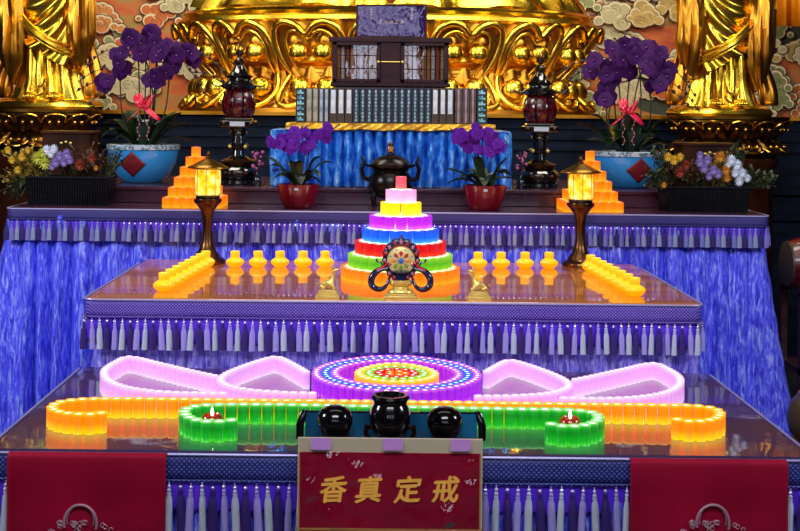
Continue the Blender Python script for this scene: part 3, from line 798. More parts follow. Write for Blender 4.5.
# ---------------------------------------------------------------- middle table: tower of cups
tcx,tcy=.125,6.24
M_acr=mat('acrylic_disc','#ffe8c0',.1,emit='#fff4d0',es=.8)  # candle glow between the tiers, put into the discs as emission
tiers=[('orange',.268,'orange','bottom'),('leaf',.233,'leaf green','second'),('red',.200,'red','third'),('blue',.164,'royal blue','fourth'),('purple',.132,'violet','fifth'),('yellow',.080,'yellow','sixth'),('rose',.052,'pale pink','seventh')]
TH_=.0605
for i,(k,r,nm,od) in enumerate(tiers):
    zb=Z2+.0005+i*.0635; n=max(3,int(2*PI*r/.0555))
    if k=='yellow': n=8
    if k=='rose': n=5
    for j in range(n):
        a=2*PI*(j+.5*(i%2))/n-PI/2
        cup(k,.0272,TH_,(tcx+r*math.cos(a),tcy+r*math.sin(a),zb),'glowing %s candle cup in the %s tier of the candle tower'%(nm,od),'tower cups, %s tier'%od)
    d=tag(MB().lathe([(r-.002,0),(r-.001,.001),(r-.002,.002)],48,0,(tcx,tcy,zb+TH_+.0003)).build('tier_disc',M_acr),'thin clear disc lying on the %s candles of the tower'%nm,'disc')
cup('coral',.0272,TH_,(tcx,tcy,Z2+.0005+7*.0635),'single coral red candle cup crowning the candle tower','tower top cup')
# lotus candles
M_lot=cup_mat('lotus_candle',[(0,'#ffb400'),(.4,'#f09a00'),(1,'#ffd030')],.75,'#f8a400'); M_lot2=glow('lotus_glow','#ffe890',1.5)
def lotus_mesh():
    o=empty('lotus_candle',(0,0,0),'','candle')
    mb=MB(); mb.lathe([(.022,0),(.034,.006),(.044,.020),(.047,.030),(.040,.040),(.028,.047),(.022,.05)],20,0,wave=lambda a,z:1+.07*abs(math.sin(a*4))); mb.build('lotus_base',M_lot,o)
    mb=MB(); mb.lathe([(.022,.048),(.0235,.054),(.0245,.078),(.025,.083),(.02,.084),(.019,.08)],16,0); mb.lathe([(.019,.08),(.0003,.081)],16,1); mb.build('cup',[M_lot,M_lot2],o)
    return o
lp=lotus_mesh(); first=True
def lotus(x,y,label,group):
    global first
    o=lp if first else copy_tree(lp); first=False
    o.location=(x,y,Z2+.0005); o['label']=label; o['group']=group; o.rotation_euler.z=R.random()
for px in (235,258,280,303,325): p=T(px,267,Z2); lotus(p.x,p.y,'yellow lotus-shaped candle in the back row left of the tower','lotus candles, back row left')
for px in (478,501,525,549): p=T(px,268,Z2); lotus(p.x,p.y,'yellow lotus-shaped candle in the back row right of the tower','lotus candles, back row right')
for i in range(8):
    t=i/7; d=5.72+(6.62-5.72)*t
    xl=(163-CX)*5.72/F+((205-CX)*6.62/F-(163-CX)*5.72/F)*t
    lotus(xl+.012,d,'yellow lotus-shaped candle in the slanting row on the left side of the middle table','lotus candles, left side')
    xr=(634-CX)*5.72/F+((590-CX)*6.62/F-(634-CX)*5.72/F)*t
    lotus(xr+.012,d,'yellow lotus-shaped candle in the slanting row on the right side of the middle table','lotus candles, right side')
# pedestal lamps
M_amber=mat('amber_glass','#ffc020',.15,emit='#ffb820',es=1.1)
tcn=nd(M_amber,'ShaderNodeTexCoord'); vz=nd(M_amber,'ShaderNodeTexNoise'); vz.inputs['Scale'].default_value=26; rp=ramp(M_amber,[(.35,'#c87808'),(.5,'#ffc424'),(.66,'#fff4a0')]); lk(M_amber,tcn.outputs['Object'],vz.inputs[0]); lk(M_amber,vz.outputs[0],rp.inputs[0]); lk(M_amber,rp.outputs[0],bsdf(M_amber).inputs['Emission Color'])
def lamp(px,py,ptop,s):
    p=T(px,py,Z2); d=p.y; k=(ZC-P(px,ptop,d).z); H=P(px,ptop,d).z-Z2
    o=empty('pedestal_lamp',(p.x,p.y,Z2),'tall brass pedestal lamp with glowing amber glass on the %s of the middle table'%s,'lamp')
    S=H/.60
    def sc(l): return [(r*S,z_*S) for r,z_ in l]
    MB().lathe(sc([(.098,0),(.1,.008),(.095,.02),(.07,.032),(.066,.045),(.045,.07),(.030,.12),(.025,.18),(.028,.24),(.038,.285),(.060,.315),(.072,.325),(.076,.335),(.074,.345),(.05,.348)]),32).build('pedestal',M_bronze,o)
    MB().lathe(sc([(.062,.347),(.066,.352),(.066,.362),(.06,.366)]),32).build('collar',M_black,o)
    MB().lathe(sc([(.058,.366),(.064,.372),(.066,.40),(.066,.47),(.064,.495),(.058,.50)]),32,wave=lambda a,z:1+.015*math.sin(a*10)).build('amber_glass',M_amber,o)
    mb=MB(); mb.lathe(sc([(.062,.50),(.068,.505),(.068,.512),(.062,.516)]),32); 
    for q in range(8):
        a=q*PI/4; mb.tube([(.069*S*math.cos(a),.069*S*math.sin(a),.366*S),(.069*S*math.cos(a),.069*S*math.sin(a),.505*S)],.0025,6)
    mb.build('cage',M_brass,o)
    MB().lathe(sc([(.066,.514),(.105,.506),(.112,.510),(.108,.516),(.075,.530),(.045,.547),(.022,.557),(.012,.562)]),32).build('roof_cap',M_gcap,o)
    MB().lathe(sc([(.012,.560),(.016,.568),(.008,.576),(.013,.583),(.01,.592),(.002,.60)]),14).build('finial',M_bronze,o)
M_gcap=gold_mat('cap_brass','#c09040','#805820',.3)
lamp(207,263,151,'left'); lamp(580,266,156,'right')
# ---------------------------------------------------------------- dharma wheel and deer
M_navy=mat('navy_enamel','#1a2048',.25,.3,coat=.5); M_redE=mat('red_enamel','#c02018',.25,coat=.5); M_face=mat('cream_gold_face','#e8d488',.35,.35)
M_pinkE=mat('rose_enamel','#c87088',.3,coat=.4); M_greenE=mat('green_enamel','#6a9a20',.3,coat=.4); M_blueE=mat('blue_enamel','#3060c0',.3,coat=.4); M_orE=mat('orange_enamel','#e08018',.3)
def wheel():
    d=5.60; c=P(401,260.3,d); bz=Z2; root=empty('dharma_wheel',(c.x,d,bz),'ornamental dharma wheel with cream face and dark ribbons in front of the candle tower','ornament')
    zc=c.z-bz; RX=.080; px=d/F
    # oval flame rim, thicker at the top
    mb=MB()
    def rim(a,b):
        th=a*2*PI; q=b*2*PI; rr=.070+.004*max(0,math.sin(th)); w=.014+.004*max(0,math.sin(th))
        r=rr+w*math.cos(q)*.9+.003*math.cos(th*16)*(math.cos(q)>0)
        return (r*math.cos(th),.010*math.sin(q),zc+r*1.12*math.sin(th))
    MB().grid(rim,96,12,closeu=True).build('rim',M_navy,root,ang=80)
    for k in range(16):
        a=2*PI*k/16; mb=MB(); mb.sph((.073*math.cos(a),-.010,zc+.073*1.12*math.sin(a)),.0075,0,10,(1,.5,1.2)); mb.build('rim_petal',[M_pinkE,M_redE][k%2],root)
    mb=MB(); mb.sph((0,0,zc+.099),.010,0,10,(.8,.5,1.6)); mb.build('rim_tip',M_navy,root)
    M=Matrix.Translation((0,-.006,zc))@Matrix.Rotation(PI/2,4,'X')
    mb=MB(); mb.lathe([(.0003,.012),(.056,.012),(.060,.010),(.062,.004),(.062,-.004)][::-1],48,0,M=M); mb.build('face',M_face,root)
    mats=[M_redE,M_redE,M_orE,M_greenE,M_greenE,M_greenE,M_orE,M_redE]
    for k in range(8):
        a=PI/2-2*PI*k/8; mb=MB()
        mb.add([( .014*math.cos(a),-.0195,zc+.014*math.sin(a)),(.036*math.cos(a-.26),-.021,zc+.036*math.sin(a-.26)),(.046*math.cos(a),-.0195,zc+.046*math.sin(a)),(.036*math.cos(a+.26),-.021,zc+.036*math.sin(a+.26)),(.03*math.cos(a),-.025,zc+.03*math.sin(a))],[(0,1,4),(1,2,4),(2,3,4),(3,0,4)])
        mb.build('spoke_petal',mats[k],root)
        mb=MB(); mb.sph((.052*math.cos(a+.39),-.019,zc+.052*math.sin(a+.39)),.0035,0,6); mb.build('stud',M_blueE,root)
    mb=MB(); mb.sph((0,-.02,zc),.013,0,12,(1,.6,1)); mb.build('hub',M_blueE,root)
    # neck and lotus
    MB().lathe([(.03,.075),(.036,.083),(.028,.09),(.022,.10),(.03,.108),(.045,.112),(.05,.118),(.03,.124)],24,0,wave=lambda a,z:1+.06*math.sin(a*8)).build('dark_lotus',M_navy,root)
    mb=MB(); mb.box(-.074,.074,-.035,.035,0,.010); mb.box(-.064,.064,-.03,.03,.010,.018); mb.box(-.052,.052,-.026,.026,.018,.024)
    mb.lathe([(.054,.024),(.05,.032),(.035,.04),(.030,.048),(.045,.055),(.050,.066),(.052,.078),(.03,.08)],24,0,sy=.6,wave=lambda a,z:1+.09*abs(math.sin(a*5)))
    mb.build('gold_foot',M_brass,root,bev=.0015)
    # curling ribbons
    for s in (-1,1):
        pts=[(s*.035,-.004,.13),(s*.055,-.01,.150),(s*.062,-.012,.132),(s*.085,-.012,.128),(s*.112,-.012,.112),(s*.13,-.012,.085),(s*.128,-.012,.055),(s*.105,-.012,.038),(s*.08,-.012,.040),(s*.062,-.012,.058),(s*.055,-.01,.08),(s*.045,-.006,.098)]
        sm=resample(pts,.006)
        MB().tube(sm,[.006+.013*math.sin(PI*(i/len(sm))**.9)**1.5 for i in range(len(sm))],10,flat=.8).build('ribbon',M_navy,root)
        q=resample([(s*.045,-.018,.145),(s*.06,-.024,.158),(s*.072,-.024,.142),(s*.085,-.024,.136),(s*.108,-.024,.122)],.006)
        MB().tube(q,.005,8).build('ribbon_edge',M_redE,root)
        q=resample([(s*.078,-.012,.135),(s*.09,-.012,.156),(s*.104,-.012,.158),(s*.11,-.012,.172)],.006)
        MB().tube(q,[.004]*len(q),8).build('ribbon_tip',M_navy,root)
wheel()
def skin(name,verts,edges,rad,m,parent,sub=2):
    me=bpy.data.meshes.new(name); me.from_pydata(verts,edges,[]); o=bpy.data.objects.new(name,me); COL.objects.link(o)
    s=o.modifiers.new('s','SKIN'); s.use_smooth_shade=True
    for i,r in enumerate(rad):
        r=r if hasattr(r,'__len__') else (r,r)
        me.skin_vertices[0].data[i].radius=r
    me.skin_vertices[0].data[0].use_root=True
    u=o.modifiers.new('u','SUBSURF'); u.levels=sub; u.render_levels=sub
    dg=bpy.context.evaluated_depsgraph_get(); nm=bpy.data.meshes.new_from_object(o.evaluated_get(dg))
    bpy.data.objects.remove(o); bpy.data.meshes.remove(me); nm.name=name
    nm.materials.clear(); nm.materials.append(m); nm.polygons.foreach_set('use_smooth',[True]*len(nm.polygons))
    o=bpy.data.objects.new(name,nm); COL.objects.link(o); o.parent=parent; return o
def deer(px,s,side):   # s=+1 : wheel lies to the right
    d=5.58; x=P(px,300,d).x
    root=empty('deer_figurine',(x,d,Z2),'small golden kneeling deer on stepped base at the %s of the wheel'%side,'figurine')
    mb=MB(); mb.box(-.053,.053,-.03,.03,0,.012); mb.box(-.046,.046,-.026,.026,.012,.022); mb.box(-.040,.040,-.023,.023,.022,.031); mb.box(-.036,.036,-.021,.021,.031,.036)
    mb.build('stepped_base',M_brass,root,bev=.0015)
    V=[(-s*.026,0,.058),(-s*.008,0,.062),(s*.014,0,.062),(s*.024,0,.082),(s*.028,0,.105),(s*.030,0,.122),(s*.044,0,.124),(s*.052,0,.125),
       (s*.022,-.012,.048),(s*.036,-.014,.042),(s*.022,-.014,.040),(s*.022,.012,.048),(s*.036,.014,.042),(s*.022,.014,.040),
       (-s*.03,-.014,.048),(-s*.008,-.018,.044),(-s*.024,-.018,.040),(-s*.03,.014,.048),(-s*.008,.018,.044),(-s*.024,.018,.040)]
    E_=[(0,1),(1,2),(2,3),(3,4),(4,5),(5,6),(6,7),(2,8),(8,9),(9,10),(2,11),(11,12),(12,13),(0,14),(14,15),(15,16),(0,17),(17,18),(18,19)]
    rad=[.016,.0155,.0165,.0105,.0075,.0095,.006,.0042,.007,.0045,.003,.007,.0045,.003,.010,.0055,.003,.010,.0055,.003]
    skin('body',V,E_,rad,M_brass,root)
    mb=MB()
    for q in (-1,1): mb.tube([(s*.026,q*.007,.127),(s*.018,q*.014,.134),(s*.012,q*.017,.138)],[.0035,.004,.001],8,flat=.5)
    mb.build('ears',M_brass,root)
    mb=MB(); mb.tube([(-s*.042,0,.064),(-s*.048,0,.060),(-s*.05,0,.054)],[.004,.004,.001],8); mb.build('tail',M_brass,root)
    mb=MB()
    for q in (-1,1): mb.tube([(s*.028,q*.004,.130),(s*.022,q*.005,.142),(s*.026,q*.006,.150)],[.0022,.002,.001],6)
    mb.build('antlers',M_brass,root)
deer(327.5,1,'left'); deer(479,-1,'right')
# ---------------------------------------------------------------- incense stand with sign drape, jars, glass screen
dS=3.86
sl,sr=P(298,450,dS).x,P(482.5,450,dS).x; zS=P(390,437.5,dS).z; zJ=P(390,444,3.97).z; cxS=(sl+sr)/2; wS=(sr-sl)/2
stn=empty('incense_stand',(cxS,dS,0),'dark wooden incense stand before the front altar table, covered by a red sign cloth','stand')
mb=MB(); mb.box(-wS+.004,wS-.004,.006,.185,zJ-.03,zJ-.0005); mb.build('top',M_wood,stn,smooth=False,bev=.003)
for sx in (-1,1):
    for yy in (.03,.15): MB().box(sx*(wS-.04)-.02,sx*(wS-.04)+.02,yy-.015,yy+.015,0,zJ-.03).build('leg',M_wood,stn,smooth=False)
MB().box(-wS+.03,wS-.03,.03,.18,.2,.22).build('shelf',M_wood,stn,smooth=False)
M_red=mat('crimson_velvet','#8c0028',.7,spec=.15); noise_col(M_red,5,[(.3,'#800024'),(.7,'#98022e')],(1,1,1),4,.1)
M_cream=mat('cream_strip','#c4b89c',.5); M_lil=mat('lilac_tape','#c890dc',.5); M_gedge=mat('gold_piping','#c89a50',.4,.3)
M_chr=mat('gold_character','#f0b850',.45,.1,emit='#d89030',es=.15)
sg=empty('sign_cloth',(cxS,dS-.002,zS),'crimson cloth sign with four gold Chinese characters under clear plastic, hung on the stand','sign')
def P2(px,py): 
    q=P(px,py,dS-.01); return q.x-cxS,q.z-zS
zb=P(390,527.5,dS).z-zS; zst=P(390,452,dS).z-zS
MB().box(-wS,wS,-.006,.0,zb-.30,0).build('backing',M_cream,sg,smooth=False,bev=.002)
MB().box(-wS+.006,wS-.008,-.009,-.0062,zb,zst).build('crimson_panel',M_red,sg,smooth=False)
mb=MB(); mb.box(-wS+.003,-wS+.007,-.010,-.006,zb,zst); mb.box(wS-.009,wS-.005,-.010,-.006,zb,zst); mb.box(-wS,wS,-.010,-.006,zb-.006,zb); mb.build('gold_edging',M_gedge,sg,smooth=False)
MB().box(-wS+.006,wS-.008,-.009,-.0062,zb-.3,zb-.008).build('lower_crimson_panel',M_red,sg,smooth=False)
for px in (321,393,460.5):
    x,_=P2(px,440); w2=.0305; MB().box(x-w2,x+w2,-.0255,-.024,-.033,.004).build('tape',M_lil,sg,smooth=False,bev=.001)
for ch,px in (('香',333.5),('真',369),('定',408),('戒',446)):
    cu=bpy.data.curves.new('c','FONT'); cu.body=ch; cu.size=.084; cu.extrude=.0015; cu.align_x='CENTER'; cu.align_y='CENTER'
    to=bpy.data.objects.new('c',cu); COL.objects.link(to)
    me=bpy.data.meshes.new_from_object(to.evaluated_get(bpy.context.evaluated_depsgraph_get())); bpy.data.objects.remove(to)
    n=len(me.vertices); mx=sum(v.co.x for v in me.vertices)/n
    lo=min(v.co.y for v in me.vertices); hi=max(v.co.y for v in me.vertices); xl=min(v.co.x for v in me.vertices); xh=max(v.co.x for v in me.vertices)
    for v in me.vertices: v.co.x-=(xl+xh)/2; v.co.y-=(lo+hi)/2; v.co.x+=v.co.y*.12; v.co.y+=v.co.x*.06
    vv=[tuple(v.co) for v in me.vertices]; ff=[tuple(p.vertices) for p in me.polygons]; cm=MB()
    for k,(ox,oy) in enumerate(((0,0),(.0022,.0006),(-.0022,-.0006),(.0004,.0016),(-.0004,-.0016))): cm.add([(a+ox,b+oy,c+k*.00015) for a,b,c in vv],ff)
    me=bpy.data.meshes.new('character'); me.from_pydata(cm.v,[],cm.f); me.materials.append(M_chr)
    o=bpy.data.objects.new('character',me); COL.objects.link(o); o.parent=sg; x,zz=P2(px,489); o.location=(x,-.0115,zz); o.rotation_euler=(PI/2,0,0)
M_plast=mat('clear_plastic','#ffffff',.05); glassmat(M_plast,1.7,.05,'#ffffff',.25)
rr=random.Random(4)
def plf(a,b):
    x=-wS-.003+(2*wS+.006)*a; z_=.006+(zb-.30)*b
    return (x,-.013-.0055*abs(math.sin(a*6+b*11+math.sin(a*9)*2)+.6*math.sin(a*14-b*31)+.4*math.sin(a*37+b*29))*(.3+.7*abs(math.sin(a*4+b*3))),z_)
MB().grid(plf,130,110).build('plastic_cover',M_plast,sg,ang=180)
def jar(px,ptop,pbot,wpx,label,kind):
    d=3.952; p=P(px,pbot,d); Hh=P(px,ptop,d).z-zJ; r=wpx/2*d/F
    o=empty('incense_jar' if kind=='sph' else 'censer',(p.x,d,zJ+(.0 if kind=='sph' else .018)),label,'jar' if kind=='sph' else 'censer')
    if kind=='sph':
        pr=[(r*.6,0),(r*.58,Hh*.10),(r*.64,Hh*.24),(r*.86,Hh*.40),(r*.98,Hh*.54),(r,Hh*.64),(r*.95,Hh*.76),(r*.78,Hh*.90),(r*.45,Hh*.98),(r*.2,Hh),(.0004,Hh*1.0)]
        MB().lathe(pr,36).build('body',M_blackj,o)
        MB().lathe([(r*.99,Hh*.66),(r*1.005,Hh*.67),(r*.98,Hh*.68)],36).build('lid_seam',M_blackj,o)
    else:
        H2=Hh-.018
        MB().lathe([(r*.5,0),(r*.62,H2*.08),(r*.9,H2*.25),(r*1.0,H2*.42),(r*.97,H2*.60),(r*.86,H2*.73),(r*.78,H2*.80),(r*.82,H2*.87),(r*.93,H2*.94),(r*.84,H2),(r*.7,H2),(r*.62,H2*.9),(.0004,H2*.82)],36).build('body',M_blackj,o)
        mb=MB()
        for k in range(3): a=2*PI*k/3+PI/2; mb.tube([(r*.5*math.cos(a),r*.5*math.sin(a),H2*.1),(r*.62*math.cos(a),r*.62*math.sin(a),0)],[.012,.008],8)
        mb.build('feet',M_blackj,o)
        for s in (-1,1): MB().tube([(s*r*.9,0,H2*.25),(s*r*1.1,0,H2*.3),(s*r*1.15,0,H2*.12),(s*r*1.0,0,.004)],[.007,.009,.008,.007],8).build('side_foot',M_bronze,o)
jar(335,405.5,437.5,36,'left round black polished jar on the incense stand','sph')
jar(444.5,407,438.5,36,'right round black polished jar on the incense stand','sph')
jar(390,394.5,437.5,42,'black polished censer with flared mouth between the two round jars','c')
p=P(390,437,3.97); M_grey=mat('grey_tray','#8c7c8c',.35,.4)
ty=MB(); ty.box(-.062,.062,-.035,.045,.010,.017)
for s in (-1,1): ty.tube([(s*.060,-.03,.013),(s*.070,-.032,.008),(s*.078,-.034,.004)],[.007,.007,.004],8); ty.tube([(s*.060,.04,.013),(s*.070,.042,.008),(s*.078,.044,.004)],[.007,.007,.004],8)
o=ty.build('censer_tray',M_grey,loc=(p.x,3.952,zJ+.0003),bev=.002); tag(o,'small grey footed tray under the black censer','tray')
# glass wind screen behind the jars
gs=empty('glass_screen',(cxS,4.032,zJ),'low teal glass screen with curved black end posts behind the black jars','screen')
M_teal=mat('teal_glass','#0c4468',.1,coat=.5); noise_col(M_teal,6,[(.3,'#082c4c'),(.7,'#1870a0')],(1,1,.3))
hx=P(304,430,4.04).x-cxS; hx2=P(478,430,4.04).x-cxS; hz=P(390,411,4.04).z-zJ
for k in range(4):
    a_=hx+(hx2-hx)*k/4; b_=hx+(hx2-hx)*(k+1)/4
    MB().box(a_+.004,b_-.004,0,.004,.006,hz-.004).build('glass_panel',M_teal,gs,smooth=False)
mb=MB(); mb.box(hx,hx2,-.003,.007,0,.006); mb.box(hx,hx2,-.002,.006,hz-.004,hz); 
for k in (1,2,3): a_=hx+(hx2-hx)*k/4; mb.box(a_-.004,a_+.004,-.002,.006,.006,hz-.004)
mb.build('frame',M_black,gs,smooth=False)
for s,xx in ((-1,hx),(1,hx2)): MB().tube([(xx+s*.012,-.008,0),(xx+s*.012,-.006,hz*.5),(xx+s*.002,-.002,hz*.9),(xx-s*.006,.002,hz+.004)],[.012,.013,.011,.006],10,flat=.5).build('end_post',M_black,gs)
# red banners at the front corners
M_sil=mat('silver_embroidery','#b890a0',.3,.4)
def banner(pa,pb,pm,label,sgn):
    d=4.035; xa,xb=P(pa,480,d).x,P(pb,480,d).x; cx=(xa+xb)/2; w=(xb-xa)/2
    zt_=Z1+.0045
    root=empty('altar_banner',(cx,d,zt_),label,'banner')
    pth=[(0.028,-.004),(.02,-.0035),(.012,-.0035),(.003,-.008),(0,-.018)]+[(-.002*math.sin(i*.9),-.015-.62*i/22) for i in range(1,23)]
    def f(a,b):
        i=b*(len(pth)-1); k=min(len(pth)-2,int(i)); t=i-k; y=pth[k][0]+(pth[k+1][0]-pth[k][0])*t; z_=pth[k][1]+(pth[k+1][1]-pth[k][1])*t
        return (-w+2*w*a, y-.004*math.sin(a*9+z_*4)*min(1,abs(z_)*6), z_+.0)
    MB().grid(f,50,52).build('crimson_cloth',M_red,root,ang=80,solid=.003)
    xm=P(pm,520,d).x-cx; zm_=P(pm,507,d).z-zt_
    mb=MB()
    for rr_,rd in ((.052,.0045),(.043,.002)):
        mb.tube([(xm+rr_*math.cos(a),-.010,zm_-rr_+.002-.0+rr_*math.sin(a)*1.15) for a in [PI*1.0*i/24-.3+.0 for i in range(29)]],rd,8)
    mb.build('embroidered_arch',M_sil,root)
    mb=MB(); rq=random.Random(3)
    for k in range(46):
        a=rq.uniform(0,PI); q=rq.uniform(.0,.05); x=xm+rq.choice([rq.uniform(-.10,-.06),rq.uniform(.06,.10),rq.uniform(-.035,.03),rq.uniform(-.035,.03)]); z_=zm_-.045-rq.uniform(0,.09)
        mb.tube([(x+.007*math.cos(t),-.009,z_+.007*math.sin(t)) for t in [i*.9 for i in range(7)]],.0018,6)
    mb.build('embroidered_flowers',M_sil,root,kind='stuff')
banner(7,166,81,'crimson banner with silver embroidered arch hanging over the left front corner of the table',-1)
banner(630.5,788,712,'crimson banner with silver embroidered arch hanging over the right front corner of the table',1)
# ---------------------------------------------------------------- back table: orange cup pyramids
def pyramid(pxc,pyb,side):
    p=P(pxc,pyb,7.22); r=.0272; n0=6
    for lv in range(n0):
        n=n0-lv; zb=Z3+.0005+lv*.0565
        for i in range(n):
            for j in range(n):
                if 0<i<n-1 and 0<j<n-1: continue
                cup('orange',r,.056,(p.x+(i-(n-1)/2)*.057,7.24+(j-(n-1)/2)*.057*.98,zb),'glowing orange candle cup in the stepped pyramid on the %s of the back table'%side,'%s pyramid cups'%side)
pyramid(195,210,'left'); pyramid(590,213,'right')
# ---------------------------------------------------------------- black pagoda lanterns
M_redmesh=mat('red_lantern_glass','#5c0418',.25,coat=.4,emit='#c01030',es=.04)
vt=nd(M_redmesh,'ShaderNodeTexVoronoi'); vt.inputs['Scale'].default_value=60; tcn=nd(M_redmesh,'ShaderNodeTexCoord'); rp=ramp(M_redmesh,[(.3,'#5c0414'),(.5,'#180208')]); lk(M_redmesh,tcn.outputs['Object'],vt.inputs[0]); lk(M_redmesh,vt.outputs[0],rp.inputs[0]); lk(M_redmesh,rp.outputs[0],bsdf(M_redmesh).inputs['Base Color'])
M_label=mat('silver_label','#b0b8c4',.4,.3)
def pagoda(px,pyt,pyb,side):
    d=7.75; b=P(px,pyb,d); H=P(px,pyt,d).z-Z4
    o=empty('pagoda_lantern',(b.x,d,Z4),'tall black pagoda lantern with red globe %s of the blue stand'%side,'lantern')
    def L(l): return [(r*H/.86,z_*H) for r,z_ in l]
    lw=lambda a,z_:1+.05*abs(math.sin(a*6))
    MB().lathe(L([(.115,0),(.12,.01),(.115,.03),(.10,.04),(.12,.06),(.125,.09),(.11,.12),(.085,.135)]),32,wave=lw).build('base',M_black,o)
    mb=MB()
    for k in range(12): a=2*PI*k/12; mb.sph((.122*H/.86*math.cos(a),.122*H/.86*math.sin(a),.085*H),.016,0,8,(1,1,.6))
    mb.lathe(L([(.085,.135),(.10,.15),(.105,.165),(.08,.18)]),24,wave=lw)
    mb.build('gold_lotus_band',M_bronze,o)
    MB().lathe(L([(.07,.18),(.045,.20),(.04,.24),(.06,.26),(.065,.275),(.045,.29),(.04,.34),(.055,.36),(.05,.375),(.07,.40)]),24).build('stem',M_black,o)
    mb=MB(); 
    for s in (0,1,2,3): a=s*PI/2+PI/4; mb.sph((.066*H/.86*math.cos(a),.066*H/.86*math.sin(a),.268*H),.013,0,8)
    mb.build('stem_beads',M_brass,o)
    mb=MB(); hh=H; mb.box(-.105,.105,-.085,.085,.405*hh,.45*hh); mb.box(-.085,.085,-.07,.07,.45*hh,.468*hh); bx_=mb.build('ledge',M_black,o,smooth=False,bev=.006)
    MB().box(-.045,.045,-.087,-.0855,.412*hh,.443*hh).build('name_plate',M_label,bx_,smooth=False)
    mb=MB(); mb.sph((-.082,-.082,.43*hh),.012,0,8); mb.sph((.082,-.082,.43*hh),.012,0,8); mb.build('ledge_knobs',M_bronze,o)
    MB().lathe([(.055*1.1,.47*H),(.085,.50*H),(.098,.55*H),(.098,.60*H),(.085,.65*H),(.06,.67*H)],28,wave=lambda a,z:1+.03*abs(math.sin(a*4))).build('red_globe',M_redmesh,o)
    mb=MB()
    for k in range(8):
        a=2*PI*k/8+PI/8; mb.tube([(rr_*math.cos(a),rr_*math.sin(a),z_*H) for rr_,z_ in ((.07,.47),(.094,.51),(.104,.57),(.092,.64),(.068,.67))],.006,6)
    mb.build('globe_ribs',M_black,o)
    MB().lathe(L([(.08,.67),(.105,.685),(.115,.70),(.08,.725),(.07,.75),(.085,.765),(.06,.785),(.04,.82),(.03,.84)]),8,wave=None).build('roof',M_black,o)
    for k in range(6):
        a=2*PI*k/6; c_,s_=math.cos(a),math.sin(a)
        mb=MB(); mb.tube([(rr_*c_,rr_*s_,z_*H) for rr_,z_ in ((.09,.70),(.12,.692),(.15,.697),(.165,.715),(.155,.73),(.145,.722))],[.007,.006,.005,.004,.0035,.002],6); mb.build('curled_eave',M_black,o)
    mb=MB(); mb.lathe(L([(.03,.84),(.022,.85),(.03,.865),(.034,.875),(.02,.89),(.012,.905),(.024,.92),(.026,.932),(.014,.945)]),14)
    mb.build('finial',M_black,o)
    mb=MB()
    for k in range(7): a=2*PI*k/7; mb.tube([(.01*math.cos(a),.01*math.sin(a),.94*H),(.03*math.cos(a),.03*math.sin(a),.955*H),(.022*math.cos(a),.022*math.sin(a),.98*H),(.004*math.cos(a),.004*math.sin(a),1.0*H)],[.006,.007,.004,.001],6)
    mb.build('flame_crown',M_bronze,o)
pagoda(238,43,188,'left'); pagoda(539,51,190,'right')
# ---------------------------------------------------------------- orchids
M_pot=mat('sky_blue_glaze','#2c88cc',.2,coat=.3); M_rimp=mat('speckled_rim','#7890a0',.35); noise_col(M_rimp,60,[(.4,'#405060'),(.6,'#a0b4c0')])
M_dia=mat('dark_red_diamond','#6a0c18',.5); M_rpot=mat('deep_red_glaze','#6c0418',.25,coat=.3); M_soil=mat('moss','#1c2410',.9)
M_leaf=mat('orchid_leaf','#1c3a1c',.35,coat=.3); noise_col(M_leaf,5,[(.3,'#0c1c0c'),(.7,'#1a3418')])
M_stem=mat('dark_stem','#1c2018',.5); M_petal=mat('deep_violet_petal','#2c0a60',.7,spec=.2); noise_col(M_petal,12,[(.3,'#260232'),(.7,'#420858')])
M_petal2=mat('bright_purple_petal','#540c8c',.7,spec=.2); M_lip=mat('orchid_lip','#4c0c5c',.5); M_bow=mat('red_ribbon','#d0183c',.3,coat=.3)
def flower_mesh(s,m,parent,loc,rot):
    mb=MB()
    for k in range(5):
        a=PI/2+2*PI*k/5; w=.66 if k in (1,4) else .42
        def pf_(u,v):
            t=v; ww=w*math.sin(PI*min(1,t*.93+.07))**.7*(u-.5)*2
            x=(math.cos(a)*t-math.sin(a)*ww)*s; z_=(math.sin(a)*t+math.cos(a)*ww)*s
            return (x,-.12*s*math.sin(PI*t)+.05*s*t+(.002 if k%2 else 0),z_)
        mb.grid(pf_,4,5,0)
    mb.sph((0,-.1*s,-.05*s),.16*s,1,6,(1,1,.9))
    o=mb.build('flower',[m,M_lip],parent,ang=80); o.location=loc; o.rotation_euler=rot; return o
def leaf_fn(base,tip,w,droop):
    b_=Vector(base); t_=Vector(tip); side=(t_-b_).cross(Vector((0,0,1))); side=side.normalized() if side.length>1e-5 else Vector((1,0,0))
    def f(u,v):
        p=b_.lerp(t_,v)+Vector((0,0,1))*droop*math.sin(PI*v); ww=w*math.sin(PI*min(1,v*.9+.08))**.6
        q=(u-.5)*2; return tuple(p+side*q*ww+Vector((0,0,1))*abs(q)*ww*.35)
    return f
M_bud=mat('dark_bud','#2c1020',.5)
